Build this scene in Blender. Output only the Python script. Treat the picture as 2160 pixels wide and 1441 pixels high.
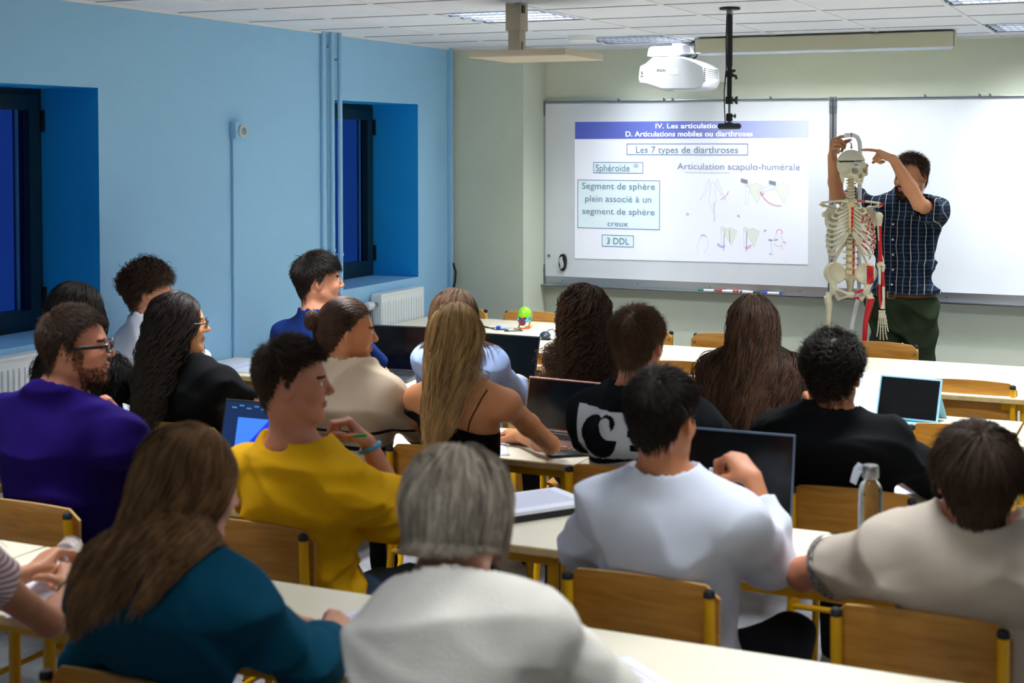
import bpy, bmesh, math, random
import numpy as np
from mathutils import Vector, Matrix
random.seed(7); RNG=np.random.default_rng(7)
for o in list(bpy.data.objects): bpy.data.objects.remove(o)
SC=bpy.context.scene; COL=SC.collection
# ---------------------------------------------------------------- camera
cam=bpy.data.cameras.new('camera'); camo=bpy.data.objects.new('camera',cam); COL.objects.link(camo)
camo.location=(0,0,1.87); camo.rotation_euler=(math.radians(90-2.146),0,math.radians(24.68))
cam.lens=3069/2160*36; cam.sensor_width=36; cam.shift_y=-0.1401; cam.clip_start=.05
cam.dof.use_dof=True; cam.dof.focus_distance=8.2; cam.dof.aperture_fstop=4.2
SC.camera=camo
SC.view_settings.view_transform='Standard'; SC.view_settings.look='None'
SC.view_settings.exposure=0.38; SC.view_settings.gamma=1.0
# ---------------------------------------------------------------- world: blue dusk outside the windows
W=bpy.data.worlds.new('dusk'); SC.world=W; W.use_nodes=True
W.node_tree.nodes['Background'].inputs[0].default_value=(.07,.16,.48,1)
W.node_tree.nodes['Background'].inputs[1].default_value=1.25
def area(name,loc,size,power,color=(1,1,1),rot=(0,0,0),size_y=None,spread=180):
    l=bpy.data.lights.new(name,'AREA'); l.energy=power; l.color=color; l.size=size; l.spread=math.radians(spread)
    if size_y: l.shape='RECTANGLE'; l.size_y=size_y
    o=bpy.data.objects.new(name,l); COL.objects.link(o); o.location=loc; o.rotation_euler=rot
    return o
XL=-4.51; YF=9.21; XR=2.6; YB=-1.8; ZC=2.515
# recessed luminaires: cells of the ceiling grid (x0,y0) and their power
LAMPS=[(-3.4,6.38,1.2),(-3.4,8.25,.42),(-1.0,6.38,1),(-1.0,8.25,.7),(-3.4,4.5,1.3),(-1.0,4.5,1),(-3.4,2.64,.5),(-1.0,2.64,.40),(-1.0,.78,.34),(1.4,6.38,1),(1.4,4.5,1),(1.4,2.64,.4),(-3.4,.78,.36)]
for i,(x,y,p) in enumerate(LAMPS):
    area('lamp_light',(x+.3,y+.29,ZC+.075),.5,70*p,(.93,.97,1.0),spread=150)
# linear tube of the luminaire above the board
BL=area('board_lamp_light',(-1.93,8.58,2.492),1.42,31,(.95,.98,1.0),(math.radians(24),0,0),size_y=.05)
# ---------------------------------------------------------------- helpers
def lin(h):
    h=h.lstrip('#'); c=[int(h[i:i+2],16)/255 for i in (0,2,4)]
    return tuple((x/12.92 if x<=.04045 else ((x+.055)/1.055)**2.4) for x in c)+(1,)
MATS={}
def mat(name,col,rough=.6,metal=0,bump=0,bscale=200,var=0,vscale=8,spec=.5,emit=None,estr=0,trans=0,sub=0,coat=0,sheen=0,alpha=1,coord='Object',col2=None,ior=1.45):
    if name in MATS: return MATS[name]
    m=bpy.data.materials.new(name); m.use_nodes=True; nt=m.node_tree; b=nt.nodes['Principled BSDF']; L=nt.links
    c=lin(col) if isinstance(col,str) else col
    b.inputs['Base Color'].default_value=c; b.inputs['Roughness'].default_value=rough; b.inputs['Metallic'].default_value=metal
    b.inputs['Specular IOR Level'].default_value=spec; b.inputs['IOR'].default_value=ior
    b.inputs['Transmission Weight'].default_value=trans; b.inputs['Coat Weight'].default_value=coat
    b.inputs['Sheen Weight'].default_value=sheen; b.inputs['Alpha'].default_value=alpha
    if sub: b.inputs['Subsurface Weight'].default_value=sub; b.inputs['Subsurface Radius'].default_value=(.6,.25,.12); b.inputs['Subsurface Scale'].default_value=.02
    if emit: b.inputs['Emission Color'].default_value=lin(emit); b.inputs['Emission Strength'].default_value=estr
    if var or bump:
        tc=nt.nodes.new('ShaderNodeTexCoord')
    if var:
        n=nt.nodes.new('ShaderNodeTexNoise'); n.inputs['Scale'].default_value=vscale; n.inputs['Detail'].default_value=4
        L.new(tc.outputs[coord],n.inputs['Vector'])
        mx=nt.nodes.new('ShaderNodeMix'); mx.data_type='RGBA'
        c2=lin(col2) if col2 else tuple(v*(1-var) for v in c[:3])+(1,)
        c1=c if col2 else tuple(min(1,v*(1+var*.5)) for v in c[:3])+(1,)
        mx.inputs[6].default_value=c1; mx.inputs[7].default_value=c2
        r=nt.nodes.new('ShaderNodeMapRange'); r.inputs[1].default_value=.3; r.inputs[2].default_value=.7
        L.new(n.outputs[0],r.inputs[0]); L.new(r.outputs[0],mx.inputs[0]); L.new(mx.outputs[2],b.inputs['Base Color'])
    if bump:
        n2=nt.nodes.new('ShaderNodeTexNoise'); n2.inputs['Scale'].default_value=bscale; n2.inputs['Detail'].default_value=2
        L.new(tc.outputs[coord],n2.inputs['Vector'])
        bp=nt.nodes.new('ShaderNodeBump'); bp.inputs['Strength'].default_value=bump; bp.inputs['Distance'].default_value=.002
        L.new(n2.outputs[0],bp.inputs['Height']); L.new(bp.outputs[0],b.inputs['Normal'])
    MATS[name]=m; return m
def wood_mat(name,c1,c2,scale=(1.5,1.5,14),rough=.38,coat=.3):
    m=mat(name,c1,rough,coat=coat); nt=m.node_tree; b=nt.nodes['Principled BSDF']; L=nt.links
    tc=nt.nodes.new('ShaderNodeTexCoord'); mp=nt.nodes.new('ShaderNodeMapping'); mp.inputs['Scale'].default_value=scale
    oi=nt.nodes.new('ShaderNodeObjectInfo'); ad=nt.nodes.new('ShaderNodeVectorMath'); ad.operation='ADD'
    n=nt.nodes.new('ShaderNodeTexNoise'); n.inputs['Scale'].default_value=3; n.inputs['Detail'].default_value=6; n.inputs['Distortion'].default_value=1.2
    L.new(tc.outputs['Object'],ad.inputs[0]); L.new(oi.outputs['Random'],ad.inputs[1]); L.new(ad.outputs[0],mp.inputs[0]); L.new(mp.outputs[0],n.inputs['Vector'])
    r=nt.nodes.new('ShaderNodeValToRGB'); r.color_ramp.elements[0].position=.35; r.color_ramp.elements[0].color=lin(c2); r.color_ramp.elements[1].position=.65; r.color_ramp.elements[1].color=lin(c1)
    L.new(n.outputs[0],r.inputs[0]); L.new(r.outputs[0],b.inputs['Base Color']); return m
def wallpaper(name,col,strength=.35):
    """painted glass-fibre wall covering: a fine woven relief"""
    m=mat(name,col,.62,spec=.35); nt=m.node_tree; b=nt.nodes['Principled BSDF']; L=nt.links
    tc=nt.nodes.new('ShaderNodeTexCoord'); v=nt.nodes.new('ShaderNodeTexVoronoi'); v.inputs['Scale'].default_value=170
    mp=nt.nodes.new('ShaderNodeMapping'); mp.inputs['Scale'].default_value=(1,1,1.7)
    bp=nt.nodes.new('ShaderNodeBump'); bp.inputs['Strength'].default_value=strength; bp.inputs['Distance'].default_value=.003
    L.new(tc.outputs['Object'],mp.inputs[0]); L.new(mp.outputs[0],v.inputs['Vector']); L.new(v.outputs['Distance'],bp.inputs['Height']); L.new(bp.outputs[0],b.inputs['Normal'])
    n=nt.nodes.new('ShaderNodeTexNoise'); n.inputs['Scale'].default_value=1.4; n.inputs['Detail'].default_value=5
    L.new(tc.outputs['Object'],n.inputs['Vector'])
    mx=nt.nodes.new('ShaderNodeMix'); mx.data_type='RGBA'; c=lin(col)
    mx.inputs[6].default_value=c; mx.inputs[7].default_value=tuple(x*.93 for x in c[:3])+(1,)
    L.new(n.outputs[0],mx.inputs[0]); L.new(mx.outputs[2],b.inputs['Base Color']); return m
def raw_mesh(name,V,F,mats,fm=None,smooth=True,angle=None):
    """V (n,3) array; F list of tuples or (m,k) int array"""
    me=bpy.data.meshes.new(name); V=np.asarray(V,dtype=np.float32)
    if isinstance(F,np.ndarray):
        m,k=F.shape; me.vertices.add(len(V)); me.vertices.foreach_set('co',V.ravel())
        me.loops.add(m*k); me.loops.foreach_set('vertex_index',F.astype(np.int32).ravel())
        me.polygons.add(m); me.polygons.foreach_set('loop_start',np.arange(0,m*k,k,dtype=np.int32))
        me.update(calc_edges=True)
    else:
        me.from_pydata(V.tolist(),[],F); me.update()
    for mm in (mats if isinstance(mats,(list,tuple)) else [mats]): me.materials.append(mm)
    if fm is not None: me.polygons.foreach_set('material_index',np.asarray(fm,dtype=np.int32))
    if smooth:
        me.polygons.foreach_set('use_smooth',np.ones(len(me.polygons),dtype=bool))
        if angle: me.set_sharp_from_angle(angle=angle)
    return me
def link(name,me,parent=None,loc=None):
    o=bpy.data.objects.new(name,me); COL.objects.link(o)
    if parent is not None: o.parent=parent
    if loc is not None: o.location=loc
    return o
def thing(name,label,cat,loc=(0,0,0),rz=0,group=None):
    o=bpy.data.objects.new(name,None); COL.objects.link(o); o.empty_display_size=.05
    o.location=loc; o.rotation_euler=(0,0,rz); o['label']=label; o['category']=cat
    if group: o['group']=group
    return o
def tag(o,label=None,cat=None,group=None,kind=None):
    for k,v in (('label',label),('category',cat),('group',group),('kind',kind)):
        if v: o[k]=v
    return o
def dup(root,loc,rz,label=None,group=None):
    def cp(o,par):
        c=o.copy(); COL.objects.link(c); c.parent=par
        for ch in kids.get(o.name,[]): cp(ch,c)
        return c
    kids={}
    for o in bpy.data.objects:
        if o.parent: kids.setdefault(o.parent.name,[]).append(o)
    r=cp(root,None); r.location=loc; r.rotation_euler=(0,0,rz)
    if label: r['label']=label
    if group: r['group']=group
    return r
def rotz(a): c,s=math.cos(a),math.sin(a); return np.array([[c,-s,0],[s,c,0],[0,0,1.]])
def rotx(a): c,s=math.cos(a),math.sin(a); return np.array([[1,0,0],[0,c,-s],[0,s,c]])
def roty(a): c,s=math.cos(a),math.sin(a); return np.array([[c,0,s],[0,1,0],[-s,0,c]])
class MB:
    def __init__(s,off=(0,0,0)): s.v=[]; s.f=[]; s.m=[]; s.off=np.array(off,float)
    def add(s,V,F,mi=0):
        n=len(s.v); s.v+= [tuple(np.asarray(p,float)-s.off) for p in V]; s.f+=[tuple(i+n for i in f) for f in F]; s.m+=[mi]*len(F); return s
    def box(s,c,d,R=None,mi=0,bev=0):
        c=np.array(c,float); h=np.array(d,float)/2
        if bev:
            b=min(bev,min(h)*.95); V=[];F=[]
            bm=bmesh.new(); bmesh.ops.create_cube(bm,size=1)
            for v in bm.verts: v.co=Vector((v.co.x*d[0],v.co.y*d[1],v.co.z*d[2]))
            bmesh.ops.bevel(bm,geom=list(bm.edges),offset=b,segments=2,affect='EDGES',profile=.5)
            V=[np.array(v.co) for v in bm.verts]; F=[tuple(v.index for v in f.verts) for f in bm.faces]; bm.free()
        else:
            V=[h*np.array(q) for q in ((-1,-1,-1),(1,-1,-1),(1,1,-1),(-1,1,-1),(-1,-1,1),(1,-1,1),(1,1,1),(-1,1,1))]
            F=[(0,3,2,1),(4,5,6,7),(0,1,5,4),(1,2,6,5),(2,3,7,6),(3,0,4,7)]
        if R is not None: V=[R@p for p in V]
        return s.add([p+c for p in V],F,mi)
    def box2(s,a,b,mi=0,bev=0):
        a=np.array(a,float); b=np.array(b,float); return s.box((a+b)/2,abs(b-a),None,mi,bev)
    def tube(s,pts,r,n=10,mi=0,caps=True,radii=None,flat=1.0,up=None):
        P=np.array(pts,float); k=len(P); rr=radii if radii is not None else [r]*k
        T=np.zeros_like(P); T[1:-1]=P[2:]-P[:-2]; T[0]=P[1]-P[0]; T[-1]=P[-1]-P[-2]
        T/= (np.linalg.norm(T,axis=1)[:,None]+1e-12)
        u=np.array(up if up is not None else ((0,0,1) if abs(T[0][2])<.9 else (1,0,0)),float); V=[]
        for i in range(k):
            u=u-T[i]*(u@T[i]); u/=np.linalg.norm(u)+1e-12; w=np.cross(T[i],u)
            for j in range(n):
                a=2*math.pi*j/n; V.append(P[i]+rr[i]*(u*math.cos(a)*flat+w*math.sin(a)))
        F=[(i*n+j,i*n+(j+1)%n,(i+1)*n+(j+1)%n,(i+1)*n+j) for i in range(k-1) for j in range(n)]
        if caps: F+=[tuple(range(n-1,-1,-1)),tuple((k-1)*n+j for j in range(n))]
        return s.add(V,F,mi)
    def lathe(s,prof,c=(0,0,0),n=24,R=None,mi=0):
        V=[];c=np.array(c,float)
        for r,z in prof:
            for j in range(n):
                a=2*math.pi*j/n; p=np.array((r*math.cos(a),r*math.sin(a),z))
                V.append((R@p if R is not None else p)+c)
        F=[(i*n+j,i*n+(j+1)%n,(i+1)*n+(j+1)%n,(i+1)*n+j) for i in range(len(prof)-1) for j in range(n)]
        F+=[tuple(range(n-1,-1,-1)),tuple((len(prof)-1)*n+j for j in range(n))]
        return s.add(V,F,mi)
    def ball(s,c,r,n=12,mi=0,R=None):
        r=np.array(r if hasattr(r,'__len__') else (r,r,r),float); V=[];c=np.array(c,float);m=n//2
        for i in range(1,m):
            t=math.pi*i/m
            for j in range(n):
                a=2*math.pi*j/n; p=r*np.array((math.sin(t)*math.cos(a),math.sin(t)*math.sin(a),math.cos(t))); V.append((R@p if R is not None else p)+c)
        for q in (1,-1):
            p=r*np.array((0,0,q)); V.append((R@p if R is not None else p)+c)
        F=[(i*n+j,(i+1)*n+j,(i+1)*n+(j+1)%n,i*n+(j+1)%n) for i in range(m-2) for j in range(n)]
        t,b=(m-1)*n,(m-1)*n+1
        F+=[(t,j,(j+1)%n) for j in range(n)]+[(b,(m-2)*n+(j+1)%n,(m-2)*n+j) for j in range(n)]
        return s.add(V,F,mi)
    def prism(s,poly,z0,z1,fn=lambda x,y,z:(x,y,z),mi=0):
        n=len(poly); V=[fn(x,y,z0) for x,y in poly]+[fn(x,y,z1) for x,y in poly]
        F=[tuple(range(n-1,-1,-1)),tuple(range(n,2*n))]+[(i,(i+1)%n,n+(i+1)%n,n+i) for i in range(n)]
        return s.add(V,F,mi)
    def build(s,name,mats,parent=None,smooth=True,angle=.7,loc=None):
        me=raw_mesh(name,np.array(s.v),s.f,mats,s.m,smooth,angle)
        return link(name,me,parent,loc)
def arc(c,r,a0,a1,n,fx,fy):
    c=np.array(c,float);fx=np.array(fx,float);fy=np.array(fy,float)
    return [c+r*(fx*math.cos(a)+fy*math.sin(a)) for a in np.linspace(a0,a1,n)]
def rrect(w,h,r,n=5,cx=0,cy=0):
    P=[]
    for sx,sy,a in ((1,1,0),(-1,1,90),(-1,-1,180),(1,-1,270)):
        for k in range(n+1):
            t=math.radians(a+90*k/n); P.append((cx+sx*(w/2-r)+r*math.cos(t),cy+sy*(h/2-r)+r*math.sin(t)))
    return P
# ---------------------------------------------------------------- materials
M=dict(
 blue=wallpaper('blue_wall_paint','#9ccff3'), cream=wallpaper('cream_wall_paint','#d3d9c6'),
 white=mat('white_paint','#eef0ee',.5), reveal=mat('deep_blue_paint','#12a4f4',.6), sill=mat('light_blue_paint','#86c4f2',.55),
 frame=mat('anthracite_frame','#0d2a38',.35), alu=mat('brushed_aluminium','#b9bfc6',.34,1,bump=.1,bscale=60),
 alud=mat('dark_aluminium','#7d848c',.4,1), steel=mat('steel','#9a9a98',.3,1), black=mat('black_plastic','#131417',.45), dgrey=mat('dark_grey_plastic','#2e3138',.5),
 board=mat('whiteboard_enamel','#e6ebf2',.22,spec=.5,var=.04,vscale=3), wplast=mat('white_plastic','#cdd1d6',.35), beige=mat('beige_plastic','#c9bda6',.5),
 tile=mat('ceiling_tile','#e6eaf4',.9,bump=.3,bscale=350,var=.04,vscale=3), grid=mat('ceiling_grid_white','#e6e8ee',.6),
 yellow=mat('yellow_enamel','#e6ab08',.32,spec=.5), cap=mat('black_rubber','#15161a',.6),
 ply=wood_mat('beech_plywood','#bd8536','#a66f25'), plyedge=mat('plywood_edge','#caa062',.6),
 top=mat('cream_laminate','#e2dac3',.42,var=.03,vscale=5), edge=mat('beech_edge','#cbb07c',.5,var=.15,vscale=30),
 floor=mat('grey_linoleum','#8f9196',.45,var=.28,vscale=9,bump=.1,bscale=90), paper=mat('white_paper','#e9ebf8',.7), ink=mat('ink','#8a8fb8',.7),
 pink=mat('pink_ink','#c46a9a',.7), screen=mat('black_glass_screen','#07090d',.12,var=.5,vscale=20), glass=mat('window_glass','#3d5580',.02,trans=1,ior=1.45),
 red=mat('red_enamel','#c01420',.35), bluep=mat('blue_plastic','#1f4fc4',.35), green=mat('green_plastic','#18a06a',.4), rad=mat('radiator_enamel','#e4ebee',.4),
)
def structure(name,mb,mats,smooth=False):
    o=mb.build(name,mats,smooth=smooth); o['kind']='structure'; return o
# ---------------------------------------------------------------- shell
WIN=[(4.2,5.275),(7.30,8.35)]; WZ0,WZ1=1.0,2.125; RD=.34
mb=MB(); ys=[YB]+[v for w in WIN for v in w]+[YF]
for i in range(len(ys)-1):
    if i%2==0: mb.add([(XL,ys[i],0),(XL,ys[i+1],0),(XL,ys[i+1],2.8),(XL,ys[i],2.8)],[(0,1,2,3)])
    else:
        mb.add([(XL,ys[i],0),(XL,ys[i+1],0),(XL,ys[i+1],WZ0),(XL,ys[i],WZ0)],[(0,1,2,3)])
        mb.add([(XL,ys[i],WZ1),(XL,ys[i+1],WZ1),(XL,ys[i+1],2.8),(XL,ys[i],2.8)],[(0,1,2,3)])
        x0,x1,a,b=XL-RD,XL,ys[i],ys[i+1]
        mb.add([(x0,b,WZ0),(x1,b,WZ0),(x1,b,WZ1),(x0,b,WZ1)],[(0,1,2,3)],1); mb.add([(x0,a,WZ0),(x0,a,WZ1),(x1,a,WZ1),(x1,a,WZ0)],[(0,1,2,3)],1)
        mb.add([(x0,a,WZ1),(x0,b,WZ1),(x1,b,WZ1),(x1,a,WZ1)],[(0,1,2,3)],1); mb.add([(x0,a,WZ0),(x1,a,WZ0),(x1,b,WZ0),(x0,b,WZ0)],[(0,1,2,3)],2)
# outer skin so that no light leaks round the openings
structure('wall_left',mb,[M['blue'],M['reveal'],M['sill']])
mb=MB().box2((XL-.02,YF,0),(XR,YF+.15,2.8)).box2((XL,8.83,0),(-3.975,YF,2.8)); structure('wall_front',mb,[M['cream']])
structure('wall_right',MB().box2((XR,YB,0),(XR+.1,YF,2.8)),[M['cream']]); structure('wall_back',MB().box2((XL,YB-.1,0),(XR,YB,2.8)),[M['cream']])
structure('floor',MB().box2((XL-.4,YB-.1,-.1),(XR+.1,YF+.1,0)),[M['floor']])
# ceiling of 0.6 m tiles with openings for the luminaires
gx=[-4.6+.6*k for k in range(13)]; gy=[8.85-.6*k for k in range(19)]+[9.3]
gy=sorted(gy+[]); mb=MB(); lampcells=[(x+.3,y+.3) for x,y,_ in LAMPS]
mb.box2((XL-.3,YB-.1,ZC+.16),(XR+.1,YF+.1,ZC+.2))
for i in range(len(gx)-1):
    for j in range(len(gy)-1):
        x0,x1,y0,y1=gx[i],gx[i+1],gy[j],gy[j+1]
        if any(x0<cx<x1 and y0<cy<y1 for cx,cy in lampcells): continue
        mb.add([(x0,y0,ZC),(x0,y1,ZC),(x1,y1,ZC),(x1,y0,ZC)],[(0,1,2,3)])
structure('ceiling',mb,[M['tile']])
mb=MB()
for x in gx: mb.box2((x-.012,YB,ZC-.004),(x+.012,YF,ZC+.004))
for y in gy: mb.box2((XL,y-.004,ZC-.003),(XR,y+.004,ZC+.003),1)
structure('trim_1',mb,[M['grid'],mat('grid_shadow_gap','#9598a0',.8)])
mb=MB().box2((XL,YB,ZC-.012),(XL+.014,8.83,ZC)).box2((-3.975,YF-.014,ZC-.012),(XR,YF,ZC)).box2((XL,8.816,ZC-.012),(-3.975,8.83,ZC))
structure('trim_2',mb,[M['grid']])
# luminaires
def luminaire(x0,y0,label):
    t=thing('ceiling_light',label,'ceiling light',(x0+.3,y0+.3,ZC),0,'recessed louvred ceiling lights')
    a=MB(); a.box2((-.298,-.298,.12),(.298,.298,.13)); 
    for s in (-1,1): a.box2((s*.298,-.298,0),(s*.29,.298,.12)); a.box2((-.298,s*.298,0),(.298,s*.29,.12))
    a.build('housing',M['white'],t,smooth=False)
    r=MB()
    for k in range(5):
        y=-.27+.135*k; r.box2((-.29,y-.012,.0),(.29,y+.012,.04))
    r.build('reflector_rail',mat('rail_grey','#3c4048',.5,0),t,smooth=False)
    l=MB()
    for k in range(14):
        x=-.27+.0415*k; l.box2((x-.001,-.29,.004),(x+.001,.29,.05))
    l.build('louvre',mat('louvre_silver','#6a707c',.3,.6),t,smooth=False)
    return t
for i,(x,y,p) in enumerate(LAMPS):
    cell=[(a,b) for a in gx for b in gy if a<x+.3<a+.6 and b<y+.3<b+.6]; a,b=cell[0]
    lamp=[o for o in bpy.data.objects if o.type=='LIGHT' and o.name.startswith('lamp_light')][i]; lamp.location.x=a+.3; lamp.location.y=b+.3; lamp.location.z=ZC+.1
    near=['in the second row, above the beige column','nearest the front wall, left of the hanging board lamp','in the second row, right of the black pole','nearest the front wall, at the right edge'][i] if i<4 else 'beyond the picture, number %s of the rear rows'%['one','two','three','four','five','six','seven','eight','nine'][i-4]
    luminaire(a,b,'recessed square louvred ceiling light '+near)
# windows
def window(n,a,b):
    t=bpy.data.objects.new('window_%d'%n,None); COL.objects.link(t); t.location=(XL-RD,a,WZ0); t['kind']='structure'
    w=b-a; h=WZ1-WZ0; f=MB()
    def ring(x0,x1,m,t_):
        f.box2((x0,m,m),(x1,w-m,m+t_)); f.box2((x0,m,h-m-t_),(x1,w-m,h-m)); f.box2((x0,m,m+t_),(x1,m+t_,h-m-t_)); f.box2((x0,w-m-t_,m+t_),(x1,w-m,h-m-t_))
    ring(-.06,.0,0,.045); ring(-.05,.02,.03,.07)
    f.build('window_frame',M['frame'],t,smooth=False)
    MB().box2((-.022,.1,.1),(-.018,w-.1,h-.1)).build('pane',M['glass'],t,smooth=False)
    MB().box2((-.03,w-.155,.1),(-.012,w-.135,h-.1)).build('spacer_bar',mat('spacer','#2c5f96',.4),t,smooth=False)
    g=MB()
    for z in (.1,h-.2): g.box2((.018,w-.028,z),(.03,w-.008,z+.1))
    g.build('hinge',M['black'],t,smooth=False)
    return t
window(1,*WIN[0]); window(2,*WIN[1])
# ---------------------------------------------------------------- wall fittings on the left
def wallpipe(x,y,r,label,clips):
    t=thing('heating_pipe',label,'pipe',(x,y,0),0,None)
    MB().tube([(0,0,.0),(0,0,ZC)],r,14).build('pipe',M['blue'],t)
    for z in clips:
        c=MB(); c.tube([(0,0,z-.008),(0,0,z+.008)],r+.004,14); c.box((-.02,0,z),(.03,.008,.012)); c.build('clip',M['blue'],t)
    return t
wallpipe(-4.472,7.235,.015,'light blue vertical pipe nearer the camera beside the second window',(1.25,2.43))
wallpipe(-4.468,7.315,.015,'light blue vertical pipe against the edge of the second window',(1.22,2.36))
MB().box2((XL,7.165,0),(XL+.022,7.205,ZC),bev=.004).build('cable_duct',M['blue']); tag(bpy.data.objects['cable_duct'],'flat light blue cable duct running up beside the vertical pipes','duct')
t=thing('wall_socket','light blue surface socket on top of the slim duct on the blue wall','socket',(XL,6.33,1.94))
MB().box2((0,-.045,-.045),(.04,.045,.045),bev=.006).build('socket_box',M['blue'],t)
MB().lathe([(.036,0),(.036,.008),(.03,.012)],(.04,.012,-.005),24,roty(math.pi/2)).build('socket_plate',mat('socket_grey','#b8c6cc',.4),t)
MB().lathe([(.02,0),(.02,.002)],(.0525,.012,-.005),20,roty(math.pi/2)).lathe([(.003,0),(.003,.01)],(.052,.012,.004),8,roty(math.pi/2),1).build('socket_well',[mat('socket_well','#8b969c',.5),M['steel']],t)
o=MB().box2((XL,6.295,0),(XL+.016,6.325,1.9),bev=.003).build('cable_duct',M['blue']); tag(o,'slim vertical light blue duct below the wall socket','duct')
o=MB().box2((XL,8.765,0),(XL+.03,8.80,ZC),bev=.003).build('corner_duct',M['blue']); tag(o,'blue duct running up the corner beside the cream column','duct')
o=MB().tube([(XL+.03,8.79,1.06),(XL+.045,8.80,1.0),(XL+.045,8.79,.93),(XL+.035,8.77,.86),(XL+.03,8.75,.76)],.007,8).build('cable',M['black']); tag(o,'short black cable leaving the corner duct','cable')
def radiator(y0,y1,z1,label,valve=False):
    t=thing('radiator',label,'radiator',(XL+.012,y0,.15)); w=y1-y0; h=z1-.15
    f=MB(); f.box2((.0,0,.0),(.018,w,h)); f.box2((.055,0,.0),(.068,w,h),bev=.003)
    f.build('panel',M['rad'],t,smooth=False)
    g=MB(); n=int(w/.033)
    for k in range(n):
        y=.025+k*(w-.05)/(n-1); g.tube([(.068,y,.05),(.071,y,.07),(.071,y,h-.06),(.068,y,h-.04)],.009,8,flat=.8)
    g.build('fin',M['rad'],t)
    MB().box2((0,0,h-.004),(.072,w,h+.012),bev=.003).build('top_grille',M['rad'],t,smooth=False)
    MB().box2((0,-.003,0),(.072,.002,h)).build('side_panel',M['rad'],t,smooth=False); MB().box2((0,w-.002,0),(.072,w+.003,h)).build('side_panel',M['rad'],t,smooth=False)
    if valve:
        v=MB(); v.tube([(.04,-.002,h-.05),(.04,-.05,h-.05)],.014,12); v.tube([(.04,-.045,h-.05),(.04,-.045,.0)],.009,10); v.build('valve',M['steel'],t)
        k=MB(); k.lathe([(.017,0),(.024,.01),(.024,.03),(.028,.034),(.028,.06),(.024,.075),(.01,.08)],(.04,-.05,h-.05),18,rotx(math.pi/2)); k.build('thermostat_head',M['wplast'],t)
    return t
radiator(7.72,8.27,.935,'white panel radiator with thermostat below the second window',True)
radiator(3.9,4.93,.965,'white panel radiator below the first window at the left edge')
# ---------------------------------------------------------------- boards on the front wall
def whiteboard(x0,x1,label):
    t=thing('whiteboard',label,'whiteboard',(x0,YF,.96)); w=x1-x0; h=1.20
    MB().box2((.02,-.03,.0),(w-.02,-.015,h-.02)).build('writing_surface',M['board'],t,smooth=False)
    f=MB(); f.box2((0,-.036,-.02),(.02,0,h),bev=.003); f.box2((w-.02,-.036,-.02),(w,0,h),bev=.003); f.box2((.02,-.036,h-.02),(w-.02,0,h),bev=.003)
    f.build('frame',M['alu'],t,smooth=False)
    r=MB().tube([(0.03,-.042,h-.006),(w-.03,-.042,h-.006)],.0035,8); 
    for u in (.28,.44,.47,.8): r.tube([(w*u,-.05,h-.006),(w*u,-.05,h+.012)],.004,6); r.tube([(w*u,-.04,h-.002),(w*u+.01,-.04,h-.002)],.008,6)
    r.build('cord_rail',M['alud'],t)
    tr=MB(); tr.box2((.02,-.034,-.06),(w-.02,-.0,.0)); tr.box2((.0,-.09,-.066),(w,-.0,-.058),bev=.002); tr.box2((0,-.09,-.066),(w,-.086,-.052))
    tr.build('pen_tray',M['alu'],t,smooth=False)
    c=MB()
    for x in (.0,w-.02): c.box2((x,-.042,h-.1),(x+.02,-.034,h+.004)); c.box2((x,-.042,-.07),(x+.02,-.034,.08))
    c.build('corner_bracket',M['alud'],t,smooth=False)
    s=MB()
    for x in (.01,w-.01):
        for z in (h-.02,h-.06,.03,-.02): s.ball((x,-.043,z),.004,8)
    for x in (.15,w*.35,w*.6,w*.9): s.ball((x,-.036,-.03),.004,8)
    s.build('screw',M['black'],t)
    return t
whiteboard(-3.985,-1.995,'large white enamel board carrying the projected slide')
whiteboard(-1.99,.01,'second white enamel board behind the standing person')
# ---------------------------------------------------------------- projected slide on the left board
def text_mesh(body,x0,x1,zb,cap,bold=False):
    cu=bpy.data.curves.new('t','FONT'); cu.body=body; cu.size=1; cu.resolution_u=3
    if bold: cu.offset=.012
    o=bpy.data.objects.new('t',cu); COL.objects.link(o); dg=bpy.context.evaluated_depsgraph_get()
    me=bpy.data.meshes.new_from_object(o.evaluated_get(dg)); 
    V=np.zeros(len(me.vertices)*3,dtype=np.float32); me.vertices.foreach_get('co',V); V=V.reshape(-1,3)
    F=[tuple(p.vertices) for p in me.polygons]
    bpy.data.objects.remove(o); bpy.data.curves.remove(cu); bpy.data.meshes.remove(me)
    sx=(x1-x0)/(V[:,0].max()-V[:,0].min()); sz=cap/.69
    if sx<sz*.75 or sx>sz*1.3: sz=sz
    U=np.stack([(V[:,0]-V[:,0].min())*sx+x0,np.zeros(len(V)),V[:,1]*sz+zb],1)
    return U,F
SX0=-3.747; SY=9.176
sl=thing('projected_slide','bright projected slide on an anatomy lesson, on the left whiteboard','slide',(SX0,SY,1.08))
def slide_mat(name,c,e): return mat(name,c,.6,emit=c,estr=e,spec=.2)
def spoly(name,P,m,dy=0,par=None):
    V=[(x-SX0,-dy,z-1.08) for x,z in P]; return link(name,raw_mesh(name,np.array(V),[tuple(range(len(P)))],m,smooth=False),par or sl)
SW=slide_mat('slide_white','#e8ecf8',.20)
spoly('slide_background',[(-3.747,1.088),(-2.145,1.101),(-2.146,2.02),(-3.747,2.021)],SW)
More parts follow.
